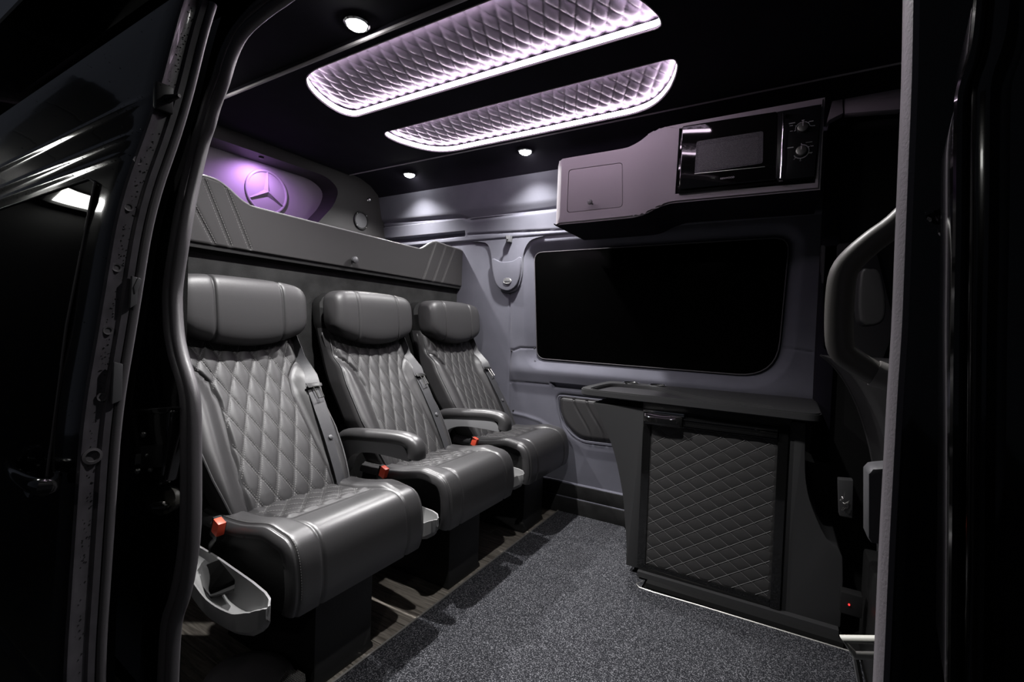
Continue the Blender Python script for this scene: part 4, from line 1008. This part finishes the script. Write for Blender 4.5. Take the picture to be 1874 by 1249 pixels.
for (a, b, e, f_) in ((238, 505, 250, 565), (205, 662, 222, 740)):
    MB().prism([at(a, b, 'X', DX+.006), at(e, b+4, 'X', DX+.006), at(e-2, f_-8, 'X', DX+.006), at(a-4, f_, 'X', DX+.006)], (.008, 0, 0)).build('edge_clip', 'plastic_grey', sd, bevel=.002)
MB().prism([at(a, b, 'X', DX+.006) for a, b in ((248, 508), (256, 512), (250, 528), (242, 540), (240, 525))], (.01, 0, 0)).build('edge_hook', 'plastic_grey', sd, bevel=.002)
# keyed recess low on the edge
c = ep(168, 835); MB().lathe([(.012, -.001), (.013, .003), (.009, .004), (.008, -.004), (.001, -.004)], c, (1, 0, 0), 18).build('edge_recess', 'rubber', sd)
# outer pull handle
hc = at(60, 862, 'Y', .27)
hpath = smooth_path([at(a, b, 'Y', y) for a, b, y in ((18, 852, .262), (28, 868, .235), (50, 884, .222), (78, 893, .222), (96, 890, .240), (102, 876, .262))], 4)
MB().tube(hpath, .012, 12, flat=.7, up=(0, 0, 1)).build('pull_handle', 'gloss', sd)
MB().lathe([(.044, -.002), (.046, .004), (.040, .002), (.034, -.004), (.001, -.008)], (hc.x, DY(hc.z)-.004, hc.z), (0, -1, 0), 28).build('handle_bowl', 'paint', sd)
dp = MB()
def blob(c, r, n=5):
    n1 = Vector((1, 0, 0)); vs_ = []; 
    ring = [[c+Vector((math.sin(a)*r*.6, math.cos(a)*r*math.cos(b), math.cos(a)*r*math.sin(b))) for b in rng(0, 2*math.pi, n)[:-1]] for a in (0, .7)]
    o = len(dp.v); dp.rings(ring, True, False); dp.add([c+Vector((r*.6, 0, 0))], []); t_ = len(dp.v)-1; dp.f += [[o+n+i, o+n+(i+1) % n, t_] for i in range(n)]
for k in range(380):
    z = random.uniform(.5, 1.48) if random.random() < .85 else random.uniform(.0, .6); blob(Vector((DX-.0005 if True else 0, DY(z)+random.uniform(.003, .023), z)), random.uniform(.0005, .0014))
tag(dp.build('raindrops', 'drop', sd, smooth=60), kind='stuff')
dp = MB()
def blob2(c, r, n=5):
    ring = [[c+Vector((math.cos(a)*r*math.cos(b), -math.sin(a)*r*.6, math.cos(a)*r*math.sin(b))) for b in rng(0, 2*math.pi, n)[:-1]] for a in (0, .7)]
    o = len(dp.v); dp.rings(ring, True, False); dp.add([c+Vector((0, -r*.6, 0))], []); t_ = len(dp.v)-1; dp.f += [[o+n+i, o+n+(i+1) % n, t_] for i in range(n)]
for k in range(900):
    z = random.choice((1.300, 1.232, 1.196))+random.gauss(0, .006) if random.random() < .45 else random.uniform(.2, 1.6); x = -random.uniform(.95, 2.2)
    blob2(Vector((x, dface(x, z)[1]-.0005, z)), random.uniform(.0005, .0013))
tag(dp.build('panel_raindrops', 'drop', sd, smooth=60), kind='stuff')

# ---- right side of the opening
rj = [(1664, -40), (1663, 0), (1660, 150), (1654, 300), (1648, 450), (1642, 600), (1634, 720), (1627, 850), (1619, 1000), (1608, 1249), (1604, 1330)]
rs_t = thing('front_door_seal', at(1640, 620, 'Y', .45), 'grey rubber seal on the front side of the opening', 'seal')
def jr(a, b):
    p0 = at(a+10, b, 'Y', .45); p1 = at(a-11, b, 'X', p0.x-.002); m1 = p0.lerp(p1, .12)+Vector((-.004, 0, 0)); m2 = p0.lerp(p1, .55)+Vector((-.002, 0, 0))
    return [p0+Vector((.004, -.004, 0)), p0+Vector((-.001, -.003, 0)), m1, m2, p1, p1+Vector((.02, .002, 0))]
MB().rings([jr(p.x, p.y) for p in smooth_path([(a, b, 0) for a, b in rj], 3)], False, False).build('seal_lip', mat('grey rubber', (.19, .175, .19), .5, bump=.2, scale=400), rs_t)
rw = smooth_path([at(a+10, b, 'Y', .449) for a, b in rj], 2)
pf = MB().rings([[p+Vector(k) for k in ((0, 0, 0), (.008, -.008, 0), (.03, -.012, 0), (.035, .03, 0), (.40, .03, 0))] for p in rw], False, False).build('pillar_front', 'paint', smooth=40); struct(pf)
bolts = thing('front_hinge_bolts', at(1735, 405, 'Y', .40), 'black bolts on the front pillar to the right of the seal', 'bolts')
for (a, b), L_ in (((1712, 394), .018), ((1728, 388), .016), ((1745, 383), .014), ((1735, 424), .020), ((1750, 410), .02)):
    c = at(a, b, 'Y', .40); MB().lathe([(.0045, -.01), (.0045, L_*.3), (.0035, L_*.4), (.0035, L_*.6), (.001, L_*.66)], c, (-.35, -1, 0), 12).build('bolt', 'gloss', bolts)
# edge of the front door folded open at the right border
fd = thing('front_door', at(1800, 620, 'Y', .26), 'edge of the black front door standing open at the right border', 'vehicle door')
fe = smooth_path([at(a, b, 'Y', .26) for a, b in ((1812, -60), (1806, 0), (1800, 60), (1790, 105), (1775, 150), (1770, 200), (1768, 400), (1764, 620), (1762, 850), (1758, 1249), (1757, 1330))], 4)
MB().rings([[p+Vector(k) for k in ((.012, .09, 0), (.002, .03, 0), (0, .008, 0), (.0015, .001, 0), (.006, -.003, 0), (.014, .004, 0), (.020, .002, 0), (.028, .004, 0), (.034, -.002, 0), (.25, -.05, 0))] for p in fe], False, False).build('door_shell', 'paint', fd, smooth=45)
MB().tube([p+Vector((-.001, .004, 0)) for p in fe], .0022, 8).build('edge_bead', 'gloss', fd)

# ---- low objects at the bottom left corner
fv = thing('floor_vent', at(450, 1235, 'Z', .05), 'black moulded floor vent with a metal grille at the bottom left', 'vent')
vc = at(455, 1262, 'Z', .05)
MB().rings([[vc+Vector((math.cos(a)*r, math.sin(a)*r*.8, h)) for a in rng(0, 2*math.pi, 32)[:-1]] for r, h in ((.135, -.05), (.13, -.01), (.11, .025), (.07, .040), (.02, .045))]).build('vent_body', 'rubber', fv, smooth=60)
mc = at(520, 1262, 'Z', .07)
MB().rings([[mc+Vector((math.cos(a)*r, math.sin(a)*r, h)) for a in rng(0, 2*math.pi, 24)[:-1]] for r, h in ((.046, -.07), (.046, .0), (.038, .012), (.002, .015))]).build('vent_throat', 'plastic_black', fv, smooth=60)
mg = MB()
for i in range(-9, 10):
    for j in range(-9, 10):
        x, y = i*.0050+(j % 2)*.0025, j*.0045
        if math.hypot(x, y) < .043: c = mc+Vector((x, y, .012)); mg.tube([c, c+Vector((.0025, .001, .003)), c+Vector((.005, 0, 0))], .0011, 4)
tag(mg.build('grille', 'steel', fv), kind='stuff')

# ================================================================== YARD OUTSIDE (lights the paint, seen only in it)
gr = MB().box((-9, -8, -.62), (6, .30, -.58)).build('ground', 'asphalt', smooth=0); struct(gr)
def mirror_at(px, py, dist):
    p0 = at(px, py, 'Y', .30); d = (p0-CAM).normalized(); nz_ = (DY(p0.z+.02)-DY(p0.z-.02))/.04
    n = Vector((0, -1, nz_)).normalized(); r = d-n*2*d.dot(n); return p0+r*dist, r
E0, rdir = mirror_at(140, 362, 3.0)
yl = thing('yard_flood_lamp', E0, 'rectangular white flood lamp on the yard wall, seen mirrored in the black door', 'lamp')
sx_ = Vector((rdir.y, -rdir.x, 0)).normalized(); uz_ = Vector((0, 0, 1)); fz_ = sx_.cross(uz_)
def lam(w_, h_, d0, d1): return [E0+sx_*a*w_+uz_*b*h_+fz_*c for c in (d0, d1) for a, b in ((-1, -1), (1, -1), (1, 1), (-1, 1))]
s_ = 1 if fz_.dot(-rdir) > 0 else -1
MB().add(lam(.16, .055, 0, -.04*s_), FF_ if False else [(0, 3, 2, 1), (4, 5, 6, 7), (0, 1, 5, 4), (1, 2, 6, 5), (2, 3, 7, 6), (3, 0, 4, 7)]).build('lamp_glass', 'flood', yl, smooth=0)
MB().add(lam(.20, .075, -.05*s_, -.10*s_), [(0, 3, 2, 1), (4, 5, 6, 7), (0, 1, 5, 4), (1, 2, 6, 5), (2, 3, 7, 6), (3, 0, 4, 7)]).build('lamp_case', 'plastic_black', yl, smooth=0)
lq = Vector((.9, -2.2, 2.5))  # added unseen lamp, puts glints on the lock plate and door pillar
y2 = thing('fill_lamp', lq, 'added fill lamp out of view behind the camera, there to put glints on the black paint', 'lamp')
MB().lathe([(.10, .06), (.11, .0), (.09, -.02), (.02, -.03)], lq, (0, 0, 1), 24).build('fill_lamp_head', 'plastic_black', y2)
MB().tube([lq+Vector((0, 0, .05)), lq+Vector((0, -.3, .1)), lq+Vector((0, -.35, -3.0))], .025, 10).build('fill_lamp_post', 'plastic_black', y2)
l = light('SPOT', 'fill_beam', lq, FILL_W, (1, .97, .9), .08, (-1.5, .35, .45), 28, .5); l.parent = y2; l.location = (0, 0, -.05)
wy = thing('yard_wall', E0-Vector((0, 0, E0.z+.6)), 'grey panelled yard wall behind the flood lamp, outside the van', 'wall')
for k in range(3):
    z0 = -.06+k*.28; MB().add([E0+sx_*a+uz_*(z0+b)-fz_*s_*c for c in (.12, .17) for a, b in ((-.42, 0), (.42, 0), (.42, .27), (-.42, .27))], [(0, 3, 2, 1), (4, 5, 6, 7), (0, 1, 5, 4), (1, 2, 6, 5), (2, 3, 7, 6), (3, 0, 4, 7)]).build('wall_panel', 'yard', wy, smooth=0, bevel=.004)
MB().add([E0+sx_*a+uz_*b-fz_*s_*c for c in (.12, .17) for a, b in ((-.42, -E0.z-.6), (.42, -E0.z-.6), (.42, -.07), (-.42, -.07))], [(0, 3, 2, 1), (4, 5, 6, 7), (0, 1, 5, 4), (1, 2, 6, 5), (2, 3, 7, 6), (3, 0, 4, 7)]).build('wall_base', 'yard', wy, smooth=0)
